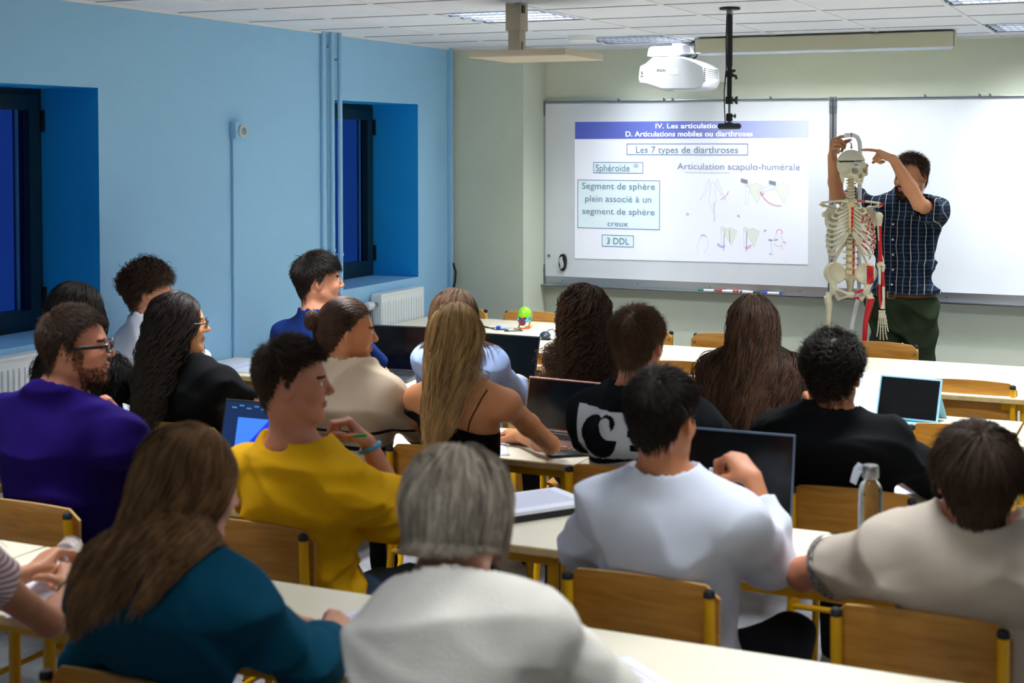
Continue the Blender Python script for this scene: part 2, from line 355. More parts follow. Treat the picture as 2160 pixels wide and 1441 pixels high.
# header band: blue that pales from left to right
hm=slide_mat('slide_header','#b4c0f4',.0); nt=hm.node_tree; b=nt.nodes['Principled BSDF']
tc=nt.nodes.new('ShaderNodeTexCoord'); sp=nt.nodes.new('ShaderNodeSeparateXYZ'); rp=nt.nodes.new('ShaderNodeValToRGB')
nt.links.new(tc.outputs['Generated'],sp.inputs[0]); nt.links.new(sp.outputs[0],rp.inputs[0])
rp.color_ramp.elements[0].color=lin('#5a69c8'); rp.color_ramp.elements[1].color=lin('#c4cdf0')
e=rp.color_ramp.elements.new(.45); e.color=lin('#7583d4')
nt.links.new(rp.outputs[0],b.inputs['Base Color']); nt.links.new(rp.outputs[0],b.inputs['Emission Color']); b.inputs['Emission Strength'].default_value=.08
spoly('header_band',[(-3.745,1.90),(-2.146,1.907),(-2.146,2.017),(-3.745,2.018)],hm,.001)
inks={'w':slide_mat('slide_text_white','#ffffff',.45),'b':slide_mat('slide_text_blue','#6f8fa6',.05),'g':slide_mat('slide_text_pale','#8f9ab6',.07),'c':slide_mat('slide_text_teal','#578498',.04),
      'o':slide_mat('slide_box_line','#5674ac',.03),'f':slide_mat('slide_box_fill','#dcedf4',.18),'l':slide_mat('slide_sketch','#d4d8e2',.2),'k':slide_mat('slide_sketch_dark','#8a93a2',.05),'r':slide_mat('slide_sketch_red','#d8a8b8',.22),'v':slide_mat('slide_sketch_blue','#aab0e2',.22),'y':slide_mat('slide_sketch_yellow','#dfe3da',.18)}
for t,x0,x1,zb,cp,c in [('IV. Les articulations',-3.168,-2.70,1.971,.0311,'w'),('D. Articulations mobiles ou diarthroses',-3.378,-2.508,1.917,.0342,'w'),
 ('Les 7 types de diarthroses',-3.304,-2.605,1.808,.0436,'b'),('Sphéroïde',-3.592,-3.35,1.683,.0462,'b'),('®',-3.322,-3.285,1.708,.024,'b'),
 ('Articulation scapulo-humérale',-3.016,-2.199,1.701,.0414,'g'),('Segment de sphère',-3.692,-3.17,1.563,.043,'b'),('plein associé à un',-3.668,-3.196,1.478,.0414,'b'),
 ('segment de sphère',-3.688,-3.172,1.394,.0399,'b'),('creux',-3.506,-3.36,1.314,.0367,'b'),('3 DDL',-3.51,-3.352,1.193,.0431,'c')]:
    V,F=text_mesh(t,x0,x1,zb,cp,c=='w'); V=V-np.array((SX0,0,1.08)); V[:,1]=-.0035
    link('text_line',raw_mesh('text_line',V,F,inks[c],smooth=False),sl)
V,F=text_mesh('Mouvements de l\'épaule limités au déplacement de l\'humérus',-2.96,-2.66,1.677,.008); V=V-np.array((SX0,0,1.08)); V[:,1]=-.003
link('caption',raw_mesh('caption',V,F,inks['k'],smooth=False),sl)
for (x0,z1,x1,z0),fill in [((-3.371,1.87,-2.539,1.794),0),((-3.61,1.745,-3.253,1.67),1),((-3.725,1.625,-3.136,1.296),1),((-3.547,1.255,-3.319,1.175),1)]:
    m=MB(); t_=.004
    if fill: m.add([(x0-SX0,-.001,z0-1.08),(x1-SX0,-.001,z0-1.08),(x1-SX0,-.001,z1-1.08),(x0-SX0,-.001,z1-1.08)],[(0,1,2,3)],1)
    for a,b_,c_,d in ((x0,z0,x1,z0+t_),(x0,z1-t_,x1,z1),(x0,z0,x0+t_,z1),(x1-t_,z0,x1,z1)):
        m.add([(a-SX0,-.002,b_-1.08),(c_-SX0,-.002,b_-1.08),(c_-SX0,-.002,d-1.08),(a-SX0,-.002,d-1.08)],[(0,1,2,3)],0)
    m.build('text_box',[inks['o'],inks['f']],sl,smooth=False)
def stroke(mb,pts,w,mi,dy=-.002,closed=False):
    P=[np.array(p,float) for p in pts]; 
    if closed: P.append(P[0])
    for a,b_ in zip(P[:-1],P[1:]):
        d=b_-a; n=np.array((-d[1],d[0])); n=n/(np.linalg.norm(n)+1e-9)*w/2; q=[a-n,b_-n,b_+n,a+n]
        mb.add([(p[0]-SX0,dy,p[1]-1.08) for p in q],[(0,1,2,3)],mi)
im=[inks['l'],inks['k'],inks['r'],inks['v'],inks['y']]
def curve2(c,r,a0,a1,n=10): return [(c[0]+r*math.cos(math.radians(a)),c[1]+r*math.sin(math.radians(a))) for a in np.linspace(a0,a1,n)]
def scap(mb,x,z,s,arm):
    fill=[(x,z),(x+.5*s,z+.15*s),(x+s,z-.05*s),(x+.8*s,z-.6*s),(x+.6*s,z-1.15*s),(x+.4*s,z-.8*s),(x+.2*s,z-.5*s)]
    mb.add([(p[0]-SX0,-.0012,p[1]-1.08) for p in fill],[tuple(range(6,-1,-1))],4); stroke(mb,fill,.004,0,closed=True)
    a=math.radians(arm); d=np.array((math.cos(a),math.sin(a))); n=np.array((-d[1],d[0])); o=np.array((x-.02*s,z-.02*s)); L=1.2*s
    bone=[o-n*.14*s,o+d*L-n*.08*s,o+d*L+n*.08*s,o+n*.14*s]; stroke(mb,bone,.004,0,closed=True)
    mb.add([(p[0]-SX0,-.0014,p[1]-1.08) for p in curve2((x-.02*s,z+.06*s),.2*s,0,330,12)],[tuple(range(12))],4)
def fig(fn):
    m=MB(); fn(m); m.build('drawing',im,sl,smooth=False)
def f1(m): scap(m,-2.535,1.60,.10,-95); m.add([(x-SX0,-.003,z-1.08) for x,z in ((-2.585,1.645),(-2.54,1.635),(-2.54,1.61),(-2.585,1.62))],[(3,2,1,0)],1)
def f2(m):
    scap(m,-2.36,1.60,.10,-160); m.add([(x-SX0,-.003,z-1.08) for x,z in ((-2.40,1.635),(-2.355,1.625),(-2.355,1.60),(-2.40,1.61))],[(3,2,1,0)],1)
    stroke(m,curve2((-2.33,1.60),.13,205,275),.008,2); stroke(m,[(-2.455,1.56),(-2.448,1.535),(-2.43,1.55)],.008,2)
def f3(m):
    for s in (-1,1): stroke(m,[(-2.77+s*.03,1.64),(-2.77+s*.05,1.58),(-2.77+s*.09,1.50),(-2.77+s*.06,1.53),(-2.77+s*.02,1.60)],.004,0,closed=True)
    stroke(m,[(-2.78,1.62),(-2.80,1.5),(-2.77,1.42),(-2.75,1.5),(-2.76,1.62)],.004,0,closed=True); stroke(m,[(-2.765,1.49),(-2.76,1.36)],.012,0)
    stroke(m,curve2((-2.74,1.58),.075,285,345),.006,2)
def f4(m):
    scap(m,-2.70,1.31,.09,-92); stroke(m,[(-2.693,1.30),(-2.697,1.17)],.003,1); stroke(m,[(-2.66,1.31),(-2.655,1.22)],.003,1); stroke(m,[(-2.74,1.215),(-2.71,1.195),(-2.69,1.205)],.012,3)
def f5(m):
    scap(m,-2.55,1.31,.09,-92); stroke(m,[(-2.543,1.30),(-2.547,1.17)],.003,1); stroke(m,[(-2.55,1.195),(-2.53,1.20),(-2.515,1.215)],.012,2)
def f6(m):
    stroke(m,curve2((-2.33,1.30),.02,-20,200),.006,2); stroke(m,[(-2.315,1.30),(-2.32,1.27),(-2.30,1.25),(-2.29,1.22)],.004,0)
    stroke(m,[(-2.35,1.30),(-2.355,1.27),(-2.385,1.25),(-2.375,1.15)],.005,0); stroke(m,[(-2.40,1.252),(-2.375,1.247)],.008,1); stroke(m,[(-2.31,1.24),(-2.285,1.235)],.008,2); stroke(m,[(-2.365,1.25),(-2.34,1.255)],.006,1)
    stroke(m,[(-2.365,1.23),(-2.34,1.21),(-2.315,1.22),(-2.31,1.19)],.003,2); stroke(m,[(-2.385,1.165),(-2.39,1.155)],.012,3)
def f7(m):
    stroke(m,[(-2.86,1.25),(-2.84,1.28),(-2.81,1.26),(-2.80,1.2),(-2.83,1.15)],.004,0); stroke(m,[(-2.86,1.25),(-2.88,1.19),(-2.87,1.14)],.003,0); stroke(m,curve2((-2.835,1.25),.02,30,150),.006,3)
for fn in (f1,f2,f3,f4,f5,f6,f7): fig(fn)
for x,z,c in ((-2.952,1.398,'k'),(-2.609,1.393,'k'),(-2.43,1.30,'k')):
    V,F=text_mesh('D' if x<-2.9 else 'G' if x<-2.5 else 'P',x,x+.018,z,.015,True); V=V-np.array((SX0,0,1.08)); V[:,1]=-.003; link('figure_letter',raw_mesh('figure_letter',V,F,inks[c],smooth=False),sl)
# ---------------------------------------------------------------- things on the board and its tray
t=thing('board_eraser','black and white oval magnetic eraser low on the left whiteboard','eraser',(-3.829,9.18,1.057))
P=[(.5*.052*math.cos(a)*(1+.12*math.sin(a)),.5*.118*math.sin(a)) for a in np.linspace(0,2*math.pi,28,endpoint=False)]
MB().prism(P,0,-.028,lambda x,y,z:(x,z,y)).build('body',M['black'],t)
P2=[(.5*.028*math.cos(a)-.004*math.sin(3*a)-.004,.5*.085*math.sin(a)) for a in np.linspace(0,2*math.pi,24,endpoint=False)]
MB().prism(P2,-.027,-.033,lambda x,y,z:(x,z,y)).build('grip',M['wplast'],t)
o=MB().lathe([(.010,0),(.010,.006),(.007,.008)],(-3.937,9.178,1.10),14,rotx(math.pi/2)).build('magnet',M['green']); tag(o,'tiny round green magnet at the lower left of the whiteboard','magnet')
def marker(x,colmat,label,L=.125,flip=False,y=9.14,tilt=0,body=None):
    t=thing('board_marker',label,'marker',(x,y,.912),tilt,'markers on the board tray')
    s=-1 if flip else 1
    MB().tube([(0,0,0),(s*.04,0,0)],.0085,12).build('cap',colmat,t); MB().tube([(s*.038,0,0),(s*(L-.012),0,0)],.008,12).build('barrel',body or M['white'],t)
    MB().tube([(s*(L-.014),0,0),(s*L,0,0)],.0085,12).build('end_plug',colmat,t)
marker(-2.86,mat('marker_green','#0d7a50',.4),'green capped white marker, leftmost on the board tray')
marker(-2.735,M['red'],'red capped white marker in the middle of the board tray',tilt=.03)
marker(-2.715,M['red'],'red marker lying behind the other red one on the tray',y=9.165,tilt=-.04)
marker(-2.45,mat('marker_black','#40434a',.4),'marker with a dark grey cap right of the red markers',flip=True)
marker(-2.435,M['bluep'],'blue capped marker, rightmost on the board tray',L=.13)
marker(-2.64,mat('marker_pink','#e0808c',.4),'white marker with a pale pink cap behind the grey one',y=9.16,tilt=.02)
# ---------------------------------------------------------------- projector with wall mount
t=thing('projector','white ultra short throw projector on a wall bracket above the whiteboard','projector',(-2.865,8.72,2.20))
b_=MB(); prof=[(-.215,.075),(-.205,.15),(-.17,.165),(-.12,.205),(.07,.205),(.16,.175),(.215,.145),(.222,.05),(.20,.012),(.16,.0),(-.06,.0),(-.16,.035),(-.205,.04)]
b_.prism(prof,-.14,.17,lambda x,y,z:(x,z,y)); bo=b_.build('body',M['wplast'],t,angle=.5); bv=bo.modifiers.new('b','BEVEL'); bv.width=.012; bv.segments=3; bv.limit_method='ANGLE'; bv.angle_limit=.5
b2=MB().prism([(-.175,.214),(-.165,.262),(-.145,.275),(.11,.275),(.115,.225),(.06,.224),(.03,.21)],-.09,.12,lambda x,y,z:(x,z,y)); bo=b2.build('mount_cover',M['wplast'],t,angle=.5); bv=bo.modifiers.new('b','BEVEL'); bv.width=.006; bv.segments=2; bv.limit_method='ANGLE'; bv.angle_limit=.5
MB().box2((-.03,-.03,.27),(.03,.47,.295)).box2((-.16,.45,.07),(.2,.489,.30)).build('wall_bracket',M['white'],t,smooth=False)
v=MB()
for i in range(8):
    for j in range(7): v.box((.2165+.0008*(5-j)*.0,-.13+.035*i,.055+.012*j),(.008,.02,.005))
v.build('vent',M['alud'],t,smooth=False)
V,F=text_mesh('EPSON',-.09,-.035,.115,.014,True); V[:,1]=-.1415; link('lettering',raw_mesh('lettering',V,F,M['dgrey'],smooth=False),t)
s_=MB().box2((.0,-.1412,.095),(.05,-.1400,.135)); s_.build('grey_label',mat('label_grey','#d9dade',.6),t,smooth=False)
s_=MB()
for x,z,w,h in ((-.19,.115,.008,.004),(-.186,.108,.01,.003),(-.188,.102,.004,.006),(-.189,.088,.015,.004)): s_.box((x,-.1412,z),(w,.001,h))
s_.build('small_emblem',M['black'],t,smooth=False)
s_=MB().ball((-.11,-.02,.0145),(.009,.009,.003),10,0)
for i in range(9): s_.ball((-.06+.012*(i%5),-.05+.03*(i//5),-.001),(.003,.003,.0015),8,1)
s_.build('button',[M['green'],M['dgrey']],t)
c=MB().tube([(.08,.0,.245),(.115,-.03,.25),(.135,-.02,.235),(.12,.0,.21),(.09,.03,.2)],.005,8).tube([(.03,.2,.28),(.06,.05,.29),(.10,-.02,.30),(.13,.03,.315)],.006,8); c.build('cable',M['black'],t)
# ---------------------------------------------------------------- hanging luminaire over the board
t=thing('board_lamp','long beige board luminaire with an aluminium lower edge hanging from the ceiling','lamp',(-1.93,8.58,ZC))
h=MB(); w=.76
h.box2((-w,-.075,-.095),(w,-.071,-.008)); h.box2((-w,-.075,-.012),(w,.03,-.008)); h.box2((-w,.026,-.036),(w,.03,-.008))
for s in (-1,1): h.box2((s*w,-.075,-.095),(s*(w-.003),.03,-.008))
h.build('housing',mat('lamp_beige','#c9c8ae',.5),t,smooth=False)
MB().add([(-w,-.072,-.098),(w,-.072,-.098),(w-.02,-.045,-.112),(-w+.02,-.045,-.112)],[(0,1,2,3),(3,2,1,0)]).build('reflector_edge',M['alu'],t,smooth=False)
MB().box2((-w+.1,-.03,-.012),(-w+.2,.03,.0)).box2((w-.2,-.03,-.012),(w-.1,.03,.0)).build('ceiling_bracket',M['white'],t,smooth=False)
MB().tube([(-.7,-.01,-.03),(.7,-.01,-.03)],.008,10).build('tube',mat('tube_glass','#f4f6ff',.4,emit='#f4f8ff',estr=3),t)
# ---------------------------------------------------------------- lift column with plate, webcam pole, detector
t=thing('ceiling_column','beige telescopic ceiling column carrying a flat beige panel','column',(-2.79,6.14,ZC))
q=MB().box2((-.045,-.045,-.0),(.03,.045,-.012-.115),bev=.004); q.build('outer_tube',M['beige'],t,smooth=False)
MB().box2((-.036,-.036,-.12),(.022,.036,-.232),bev=.003).build('inner_tube',mat('beige_inner','#c3b8a2',.5),t,smooth=False)
MB().box2((.0225,-.012,-.175),(.0235,.0,-.222)).box2((.031,-.03,-.01),(.036,.0,-.045)).build('slot',M['black'],t,smooth=False)
MB().box2((-.11,-.30,-.232),(.36,.16,-.262),bev=.004).build('panel',M['beige'],t,smooth=False)
MB().ball((.06,.0,-.232),.008,8).ball((.15,-.05,-.232),.008,8).ball((.26,-.06,-.232),.008,8).build('screw',M['alud'],t)
t=thing('camera_pole','black pole hanging from the ceiling with a webcam at its lower end','camera pole',(-1.952,6.72,ZC))
MB().lathe([(.048,-.012),(.05,-.004),(.03,-.0)],(0,0,0),16).build('ceiling_plate',M['black'],t)
MB().box2((-.012,-.012,-.035),(.012,.012,-.008)).tube([(0,0,-.445),(0,0,-.50)],.006,10).build('chrome_joint',M['steel'],t)
MB().tube([(0,0,-.03),(0,0,-.28)],.0135,16).tube([(0,0,-.26),(0,0,-.44)],.0115,16).build('tube',M['black'],t)
k=MB().box((0,0,-.315),(.03,.03,.03)).tube([(.01,0,-.30),(.028,0,-.30)],.006,8).tube([(.01,0,-.322),(.03,0,-.325),(.034,0,-.34)],.007,8); k.build('clamp_lever',M['black'],t)
k=MB().box((0,0,-.44),(.03,.03,.035)); k.tube([(.01,0,-.44),(.03,0,-.44)],.006,8)
for j in range(5):
    a=2*math.pi*j/5; k.tube([(.034,0,-.44),(.034,.018*math.cos(a),-.44+.018*math.sin(a))],.0055,8)
k.build('star_knob',M['black'],t)
k=MB().lathe([(.012,-.035),(.016,-.03),(.016,0),(.01,.004)],(0,0,-.505),14).tube([(.01,0,-.515),(.026,0,-.515)],.004,8).ball((.028,0,-.515),(.005,.010,.012),8).tube([(0,0,-.535),(0,0,-.55)],.005,8); k.build('ball_head',M['black'],t)
k=MB().tube([(-.045,0,-.563),(.045,0,-.563)],.0145,16).ball((-.045,0,-.563),.0145,12).ball((.045,0,-.563),.0145,12).box((0,0,-.55),(.03,.025,.012)); k.build('webcam',M['dgrey'],t)
MB().tube([(-.014,0,-.02),(-.018,0,-.15),(-.016,0,-.28),(-.026,.0,-.40),(-.024,0,-.47),(-.02,0,-.555)],.0028,6).build('cable',M['black'],t)
o=MB().lathe([(.085,-.0),(.085,-.03),(.07,-.036)],(-3.27,8.12,ZC),28).build('smoke_detector',M['white']); tag(o,'round white detector on the ceiling left of the projector','detector')
# ---------------------------------------------------------------- tables
def make_table(w,d,label,hh=.75):
    t=thing('table',label,'table')
    m=MB(); m.box2((-w/2,-d/2,hh-.024),(w/2,d/2,hh-.002),mi=1,bev=.002); m.box2((-w/2+.002,-d/2+.002,hh-.004),(w/2-.002,d/2-.002,hh))
    m.build('tabletop',[M['top'],M['edge']],t,smooth=False)
    f=MB()
    for s in (-1,1): f.box2((-w/2+.05,s*(d/2-.06)-.012,hh-.06),(w/2-.05,s*(d/2-.06)+.012,hh-.026)); f.box2((s*(w/2-.06)-.012,-d/2+.05,hh-.06),(s*(w/2-.06)+.012,d/2-.05,hh-.026))
    f.build('frame',M['yellow'],t,smooth=False)
    for sx in (-1,1):
        for sy in (-1,1):
            x,y=sx*(w/2-.06),sy*(d/2-.06)
            l=MB().tube([(x,y,.012),(x,y,hh-.028)],.0165,14).build('leg',M['yellow'],t)
            MB().lathe([(.019,0),(.019,.03),(.017,.034)],(x,y,0),12).build('foot_cap',M['cap'],l)
    return t
TP={}
def table(x0,x1,y0,y1,label,row):
    k=(round(x1-x0,3),round(y1-y0,3))
    if k not in TP:
        TP[k]=make_table(k[0]-.004,k[1],label); t=TP[k]; t.location=((x0+x1)/2,(y0+y1)/2,0); t['label']=label; t['group']=row
    else: t=dup(TP[k],((x0+x1)/2,(y0+y1)/2,0),0,label,row)
    return t
GA,GB,GC,GD,GE='tables of the nearest row','tables of the second row','tables of the third row','tables of the fourth row','tables pushed together at the front'
table(-4.15,-2.85,2.60,3.10,'cream table at the left edge, in front of the striped sleeve',GA)
table(-2.85,-1.55,2.60,3.10,'cream table under the hands of the teal sweater',GA)
table(-1.55,-.25,2.60,3.10,'cream table in front of the white knit sweater, running to the bottom edge',GA)
table(-4.12,-2.82,3.66,4.16,'cream table in front of the purple shirt',GB)
table(-2.82,-1.52,3.66,4.16,'cream table with the tilted folder, in front of the yellow t-shirt',GB)
table(-1.52,-.22,3.66,4.16,'cream table with the glass bottle and the large laptop',GB)
table(-4.42,-3.205,4.66,5.16,'cream table in front of the two long black haired persons',GC)
table(-3.20,-1.90,4.66,5.16,'cream table in front of the blonde hair and the striped sweater',GC)
table(-1.90,-.60,4.66,5.16,'cream table in front of the two black t-shirts',GC)
table(-4.495,-3.195,5.80,6.30,'cream table touching the blue wall with printed sheets on it',GD)
table(-3.19,-1.89,5.76,6.26,'cream table with two open laptops behind the blonde hair',GD)
table(-1.86,-.56,5.65,6.15,'cream table with the light blue tablet case',GD)
table(-.555,.745,5.65,6.15,'cream table at the right edge behind the beige t-shirt hair',GD)
for i,(a,b) in enumerate(((-4.42,-3.16),(-3.155,-1.855),(-1.85,-.55),(-.545,.755))):
    table(a,b,6.69,7.182,'cream table of the double front row, near side, '+['beside the radiator','behind the long curly hair','in front of the hanging skeleton','at the right edge'][i],GE)
    if i: table(a,b,7.188,7.68,'cream table of the double front row, far side, '+['','with the thin black cable end','nearest the hanging skeleton','at the right edge'][i],GE)
table(-4.42,-3.165,7.188,7.768,'cream table in the corner carrying the computer mouse',GE)
table(-4.42,-3.165,7.774,8.36,'cream table in the corner with the painted skull model',GE)
# ---------------------------------------------------------------- chairs
def make_chair():
    t=thing('chair','chair','chair'); Y0=-.195; W=.183
    for s in (-1,1):
        l=MB().tube([(s*.20,-.24,.015),(s*(W+.004),Y0+.01,.44),(s*W,Y0,.52),(s*W,Y0-.012,.79)],.0135,14).build('rear_leg',M['yellow'],t)
        MB().lathe([(.0142,-.004),(.0145,.006),(.011,.013),(.004,.016)],(s*W,Y0-.0125,.79),14).build('end_cap',M['cap'],l)
        MB().lathe([(.017,0),(.017,.03),(.015,.034)],(s*.20,-.24,0),12).build('foot_cap',M['cap'],l)
        l=MB().tube([(s*.205,.19,.015),(s*.185,.165,.40),(s*.18,.15,.43),(s*.175,.11,.44),(s*.178,-.19,.435)],.0125,14).build('front_leg',M['yellow'],t)
        MB().lathe([(.017,0),(.017,.03),(.015,.034)],(s*.205,.19,0),12).build('foot_cap',M['cap'],l)
        MB().tube([(s*.194,-.215,.24),(s*.196,.178,.24)],.009,10).build('stretcher',M['yellow'],t)
    MB().tube([(-.183,-.19,.425),(.183,-.19,.425)],.010,10).build('cross_tube',M['yellow'],t); MB().tube([(-.178,.12,.432),(.178,.12,.432)],.010,10).build('cross_tube',M['yellow'],t)
    # moulded seat: grid bent down at the front edge
    m=MB(); nx,ny=12,10; V=[]
    for k in (0,1):
        for i in range(nx+1):
            for j in range(ny+1):
                u=-1+2*i/nx; v=-1+2*j/ny
                x=.195*u*(1-.10*max(0,-v)**2*abs(u)); y=.19*v*(1-.08*u**4)+.0; z=.452+.010*u*u-.0-.02*max(0,v-.5)**2*4+.006*max(0,-v)-k*.009
                V.append((x,y,z))
    N=(nx+1)*(ny+1); F=[]
    for i in range(nx):
        for j in range(ny):
            a=i*(ny+1)+j; F.append((a,a+ny+1,a+ny+2,a+1)); F.append((N+a,N+a+1,N+a+ny+2,N+a+ny+1))
    rim=[i*(ny+1) for i in range(nx+1)]+[nx*(ny+1)+j for j in range(1,ny+1)]+[i*(ny+1)+ny for i in range(nx-1,-1,-1)]+[j for j in range(ny-1,0,-1)]
    for a,b in zip(rim,rim[1:]+rim[:1]): F.append((a,N+a,N+b,b))
    m.add(V,F,0); m.build('seat',M['ply'],t)
    m=MB()
    xs=np.linspace(-1,1,13); V=[];F=[]
    for k,yy in enumerate((0,.010)):
        for i,u in enumerate(xs):
            x=.20*u; zt=.803+.012*(1-u*u); zb=.5875; r=.028; d=max(0,abs(x)-(.2-r)); c=r-math.sqrt(max(0,r*r-d*d))
            for j in range(5):
                v=j/4; z=(zb+c)+(zt-c-zb-c)*v; V.append((x,Y0+.016+yy-.018*(1-u*u),z))
    nr=5; N=13*nr
    for i in range(12):
        for j in range(4):
            a=i*nr+j; F.append((a,a+nr,a+nr+1,a+1)); F.append((N+a,N+a+1,N+a+nr+1,N+a+nr))
    m.add(V,F,0); rim=[i*nr for i in range(13)]+[12*nr+j for j in range(1,nr)]+[i*nr+nr-1 for i in range(11,-1,-1)]+[j for j in range(nr-2,0,-1)]
    E=[(a,N+a,N+b,b) for a,b in zip(rim,rim[1:]+rim[:1])]
    m.f+=E; m.m+=[1]*len(E); br=m.build('backrest',[M['ply'],M['plyedge']],t,angle=.5)
    for s in (-1,1):
        for z in (.765,.635): MB().lathe([(.007,0),(.006,.002),(.002,.003)],(s*W,Y0+.026,z),10,rotx(-math.pi/2)).build('screw',M['steel'],br)
    return t
chair0=None
def chair(x,y,label,group,rz=0):
    """x,y = point midway between the two rear posts at the height of the backrest"""
    global chair0
    loc=(x-.207*math.sin(rz),y+.207*math.cos(rz),0)
    if chair0 is None: chair0=make_chair(); chair0.location=loc; chair0.rotation_euler=(0,0,rz); chair0['label']=label; chair0['group']=group; return chair0
    return dup(chair0,loc,rz,label,group)
CG='yellow framed beech chairs'
CH=[(-1.89,2.25,'chair behind the teal sweater at the bottom edge',0),(-1.10,2.02,'chair hidden behind the white knit sweater',0),(-2.42,2.03,'chair of the striped sleeve at the lower left corner',0),
(-3.09,3.25,'chair at the left edge behind the purple shirt',0),(-2.345,3.34,'chair behind the yellow t-shirt',0),(-1.19,3.32,'chair behind the white sweatshirt',0),(-.52,3.315,'chair behind the beige t-shirt at the lower right',0),
(-3.96,4.42,'chair of the black haired person beside the first window',0),(-3.44,4.42,'chair whose top shows behind the long wavy black hair with glasses',0),(-2.925,4.45,'chair behind the striped sweater',0),(-2.34,4.455,'chair behind the blonde hair',0),(-1.64,4.42,'chair behind the black t-shirt with the large print',0),(-.90,4.44,'chair behind the black t-shirt of the curly short hair',0),
(-4.20,5.20,'chair of the curly haired person in white beside the blue wall',0),(-3.50,5.46,'chair of the navy polo shirt',0),(-2.83,5.46,'chair of the pale blue shirt',0),(-2.19,5.46,'chair of the long curly brown hair',0),(-1.52,5.46,'chair of the long straight dark brown hair',0),(-.73,5.62,'empty chair pushed under the table with the tablet case',0),
(-3.51,6.76,'empty chair behind the left open laptop, against the front tables',0),(-2.79,6.70,'empty chair right of the middle laptop, against the front tables',0),(-2.15,6.72,'empty chair between the short brown hair and the long brown hair',0),(-1.40,6.70,'empty chair left of the tablet case, against the front tables',0),(-.84,6.72,'empty chair right of the tablet case, against the front tables',0)]
for x,y,l,rz in CH: chair(x,y,'yellow framed beech '+l,CG,rz)
for x,y,l in [(-4.22,8.38,'in the corner, left of the painted skull'),(-3.70,8.38,'right behind the painted skull model'),(-2.80,7.86,'beside the thin black cable end'),(-2.28,7.84,'left of the long straight hair'),(-1.44,7.85,'in front of the standing person')]:
    chair(x,y,'empty beech chair facing the camera '+l,'chairs facing the camera beyond the front tables',math.pi)
# ---------------------------------------------------------------- signed distance modelling of organic shapes
f32=np.float32
def nrm(v): v=np.asarray(v,float); return v/(np.linalg.norm(v)+1e-12)
class Fld:
    def __init__(s): s.it=[]; s.post=[]
    def cone(s,a,b,ra,rb=None,k=.02,op='+'): s.it.append(('c',np.array(a,f32),np.array(b,f32),ra,ra if rb is None else rb,k,op)); return s
    def ell(s,c,r,R=None,k=.02,op='+'): s.it.append(('e',np.array(c,f32),np.array(r,f32),None if R is None else np.array(R,f32),0,k,op)); return s
    def box(s,c,h,R=None,r=.005,k=.005,op='+'): s.it.append(('b',np.array(c,f32),np.array(h,f32),None if R is None else np.array(R,f32),r,k,op)); return s
    def plane(s,p,n,k=.005,op='-'): s.it.append(('p',np.array(p,f32),nrm(n).astype(f32),0,0,k,op)); return s
    def fn(s,f): s.it.append(('f',f,0,0,0,0,'f')); return s
    def off(s,o): s.it.append(('o',o,0,0,0,0,'f')); return s
    def sub(s,F,k=.02): s.it.append(('F',F,0,0,0,k,'+')); return s
    def ev(s,P):
        d=None
        for t,a,b,c,e,k,op in s.it:
            if t=='o': d=d-a; continue
            if t=='f': d=a(P,d); continue
            if t=='c':
                ba=b-a; q=P-a; h=np.clip((q@ba)/(ba@ba+1e-9),0,1); q=q-h[:,None]*ba; x=np.sqrt((q*q).sum(1))-(c+(e-c)*h)
            elif t=='e':
                q=P-a
                if c is not None: q=q@c
                q=q/b; k0=np.sqrt((q*q).sum(1)); q=q/b; k1=np.sqrt((q*q).sum(1)); x=k0*(k0-1)/(k1+1e-6)
            elif t=='b':
                q=P-a
                if c is not None: q=q@c
                q=np.abs(q)-(b-e); x=np.sqrt((np.maximum(q,0)**2).sum(1))+np.minimum(q.max(1),0)-e
            elif t=='p': x=(P-a)@b   # inside where negative
            elif t=='F': x=a.ev(P)
            if d is None: d=x; continue
            if op=='+':
                h=np.clip(.5+.5*(x-d)/k,0,1); d=x*(1-h)+d*h-k*h*(1-h)
            elif op=='-':   # remove
                x=-x; h=np.clip(.5-.5*(x-d)/k,0,1); d=x*(1-h)+d*h+k*h*(1-h)
            elif op=='&':
                h=np.clip(.5-.5*(x-d)/k,0,1); d=x*(1-h)+d*h+k*h*(1-h)
        return d
    def grad(s,P,e=.003):
        g=np.stack([s.ev(P+np.array(v,f32)*e)-s.ev(P-np.array(v,f32)*e) for v in ((1,0,0),(0,1,0),(0,0,1))],1)
        return g/(np.linalg.norm(g,axis=1)[:,None]+1e-9)
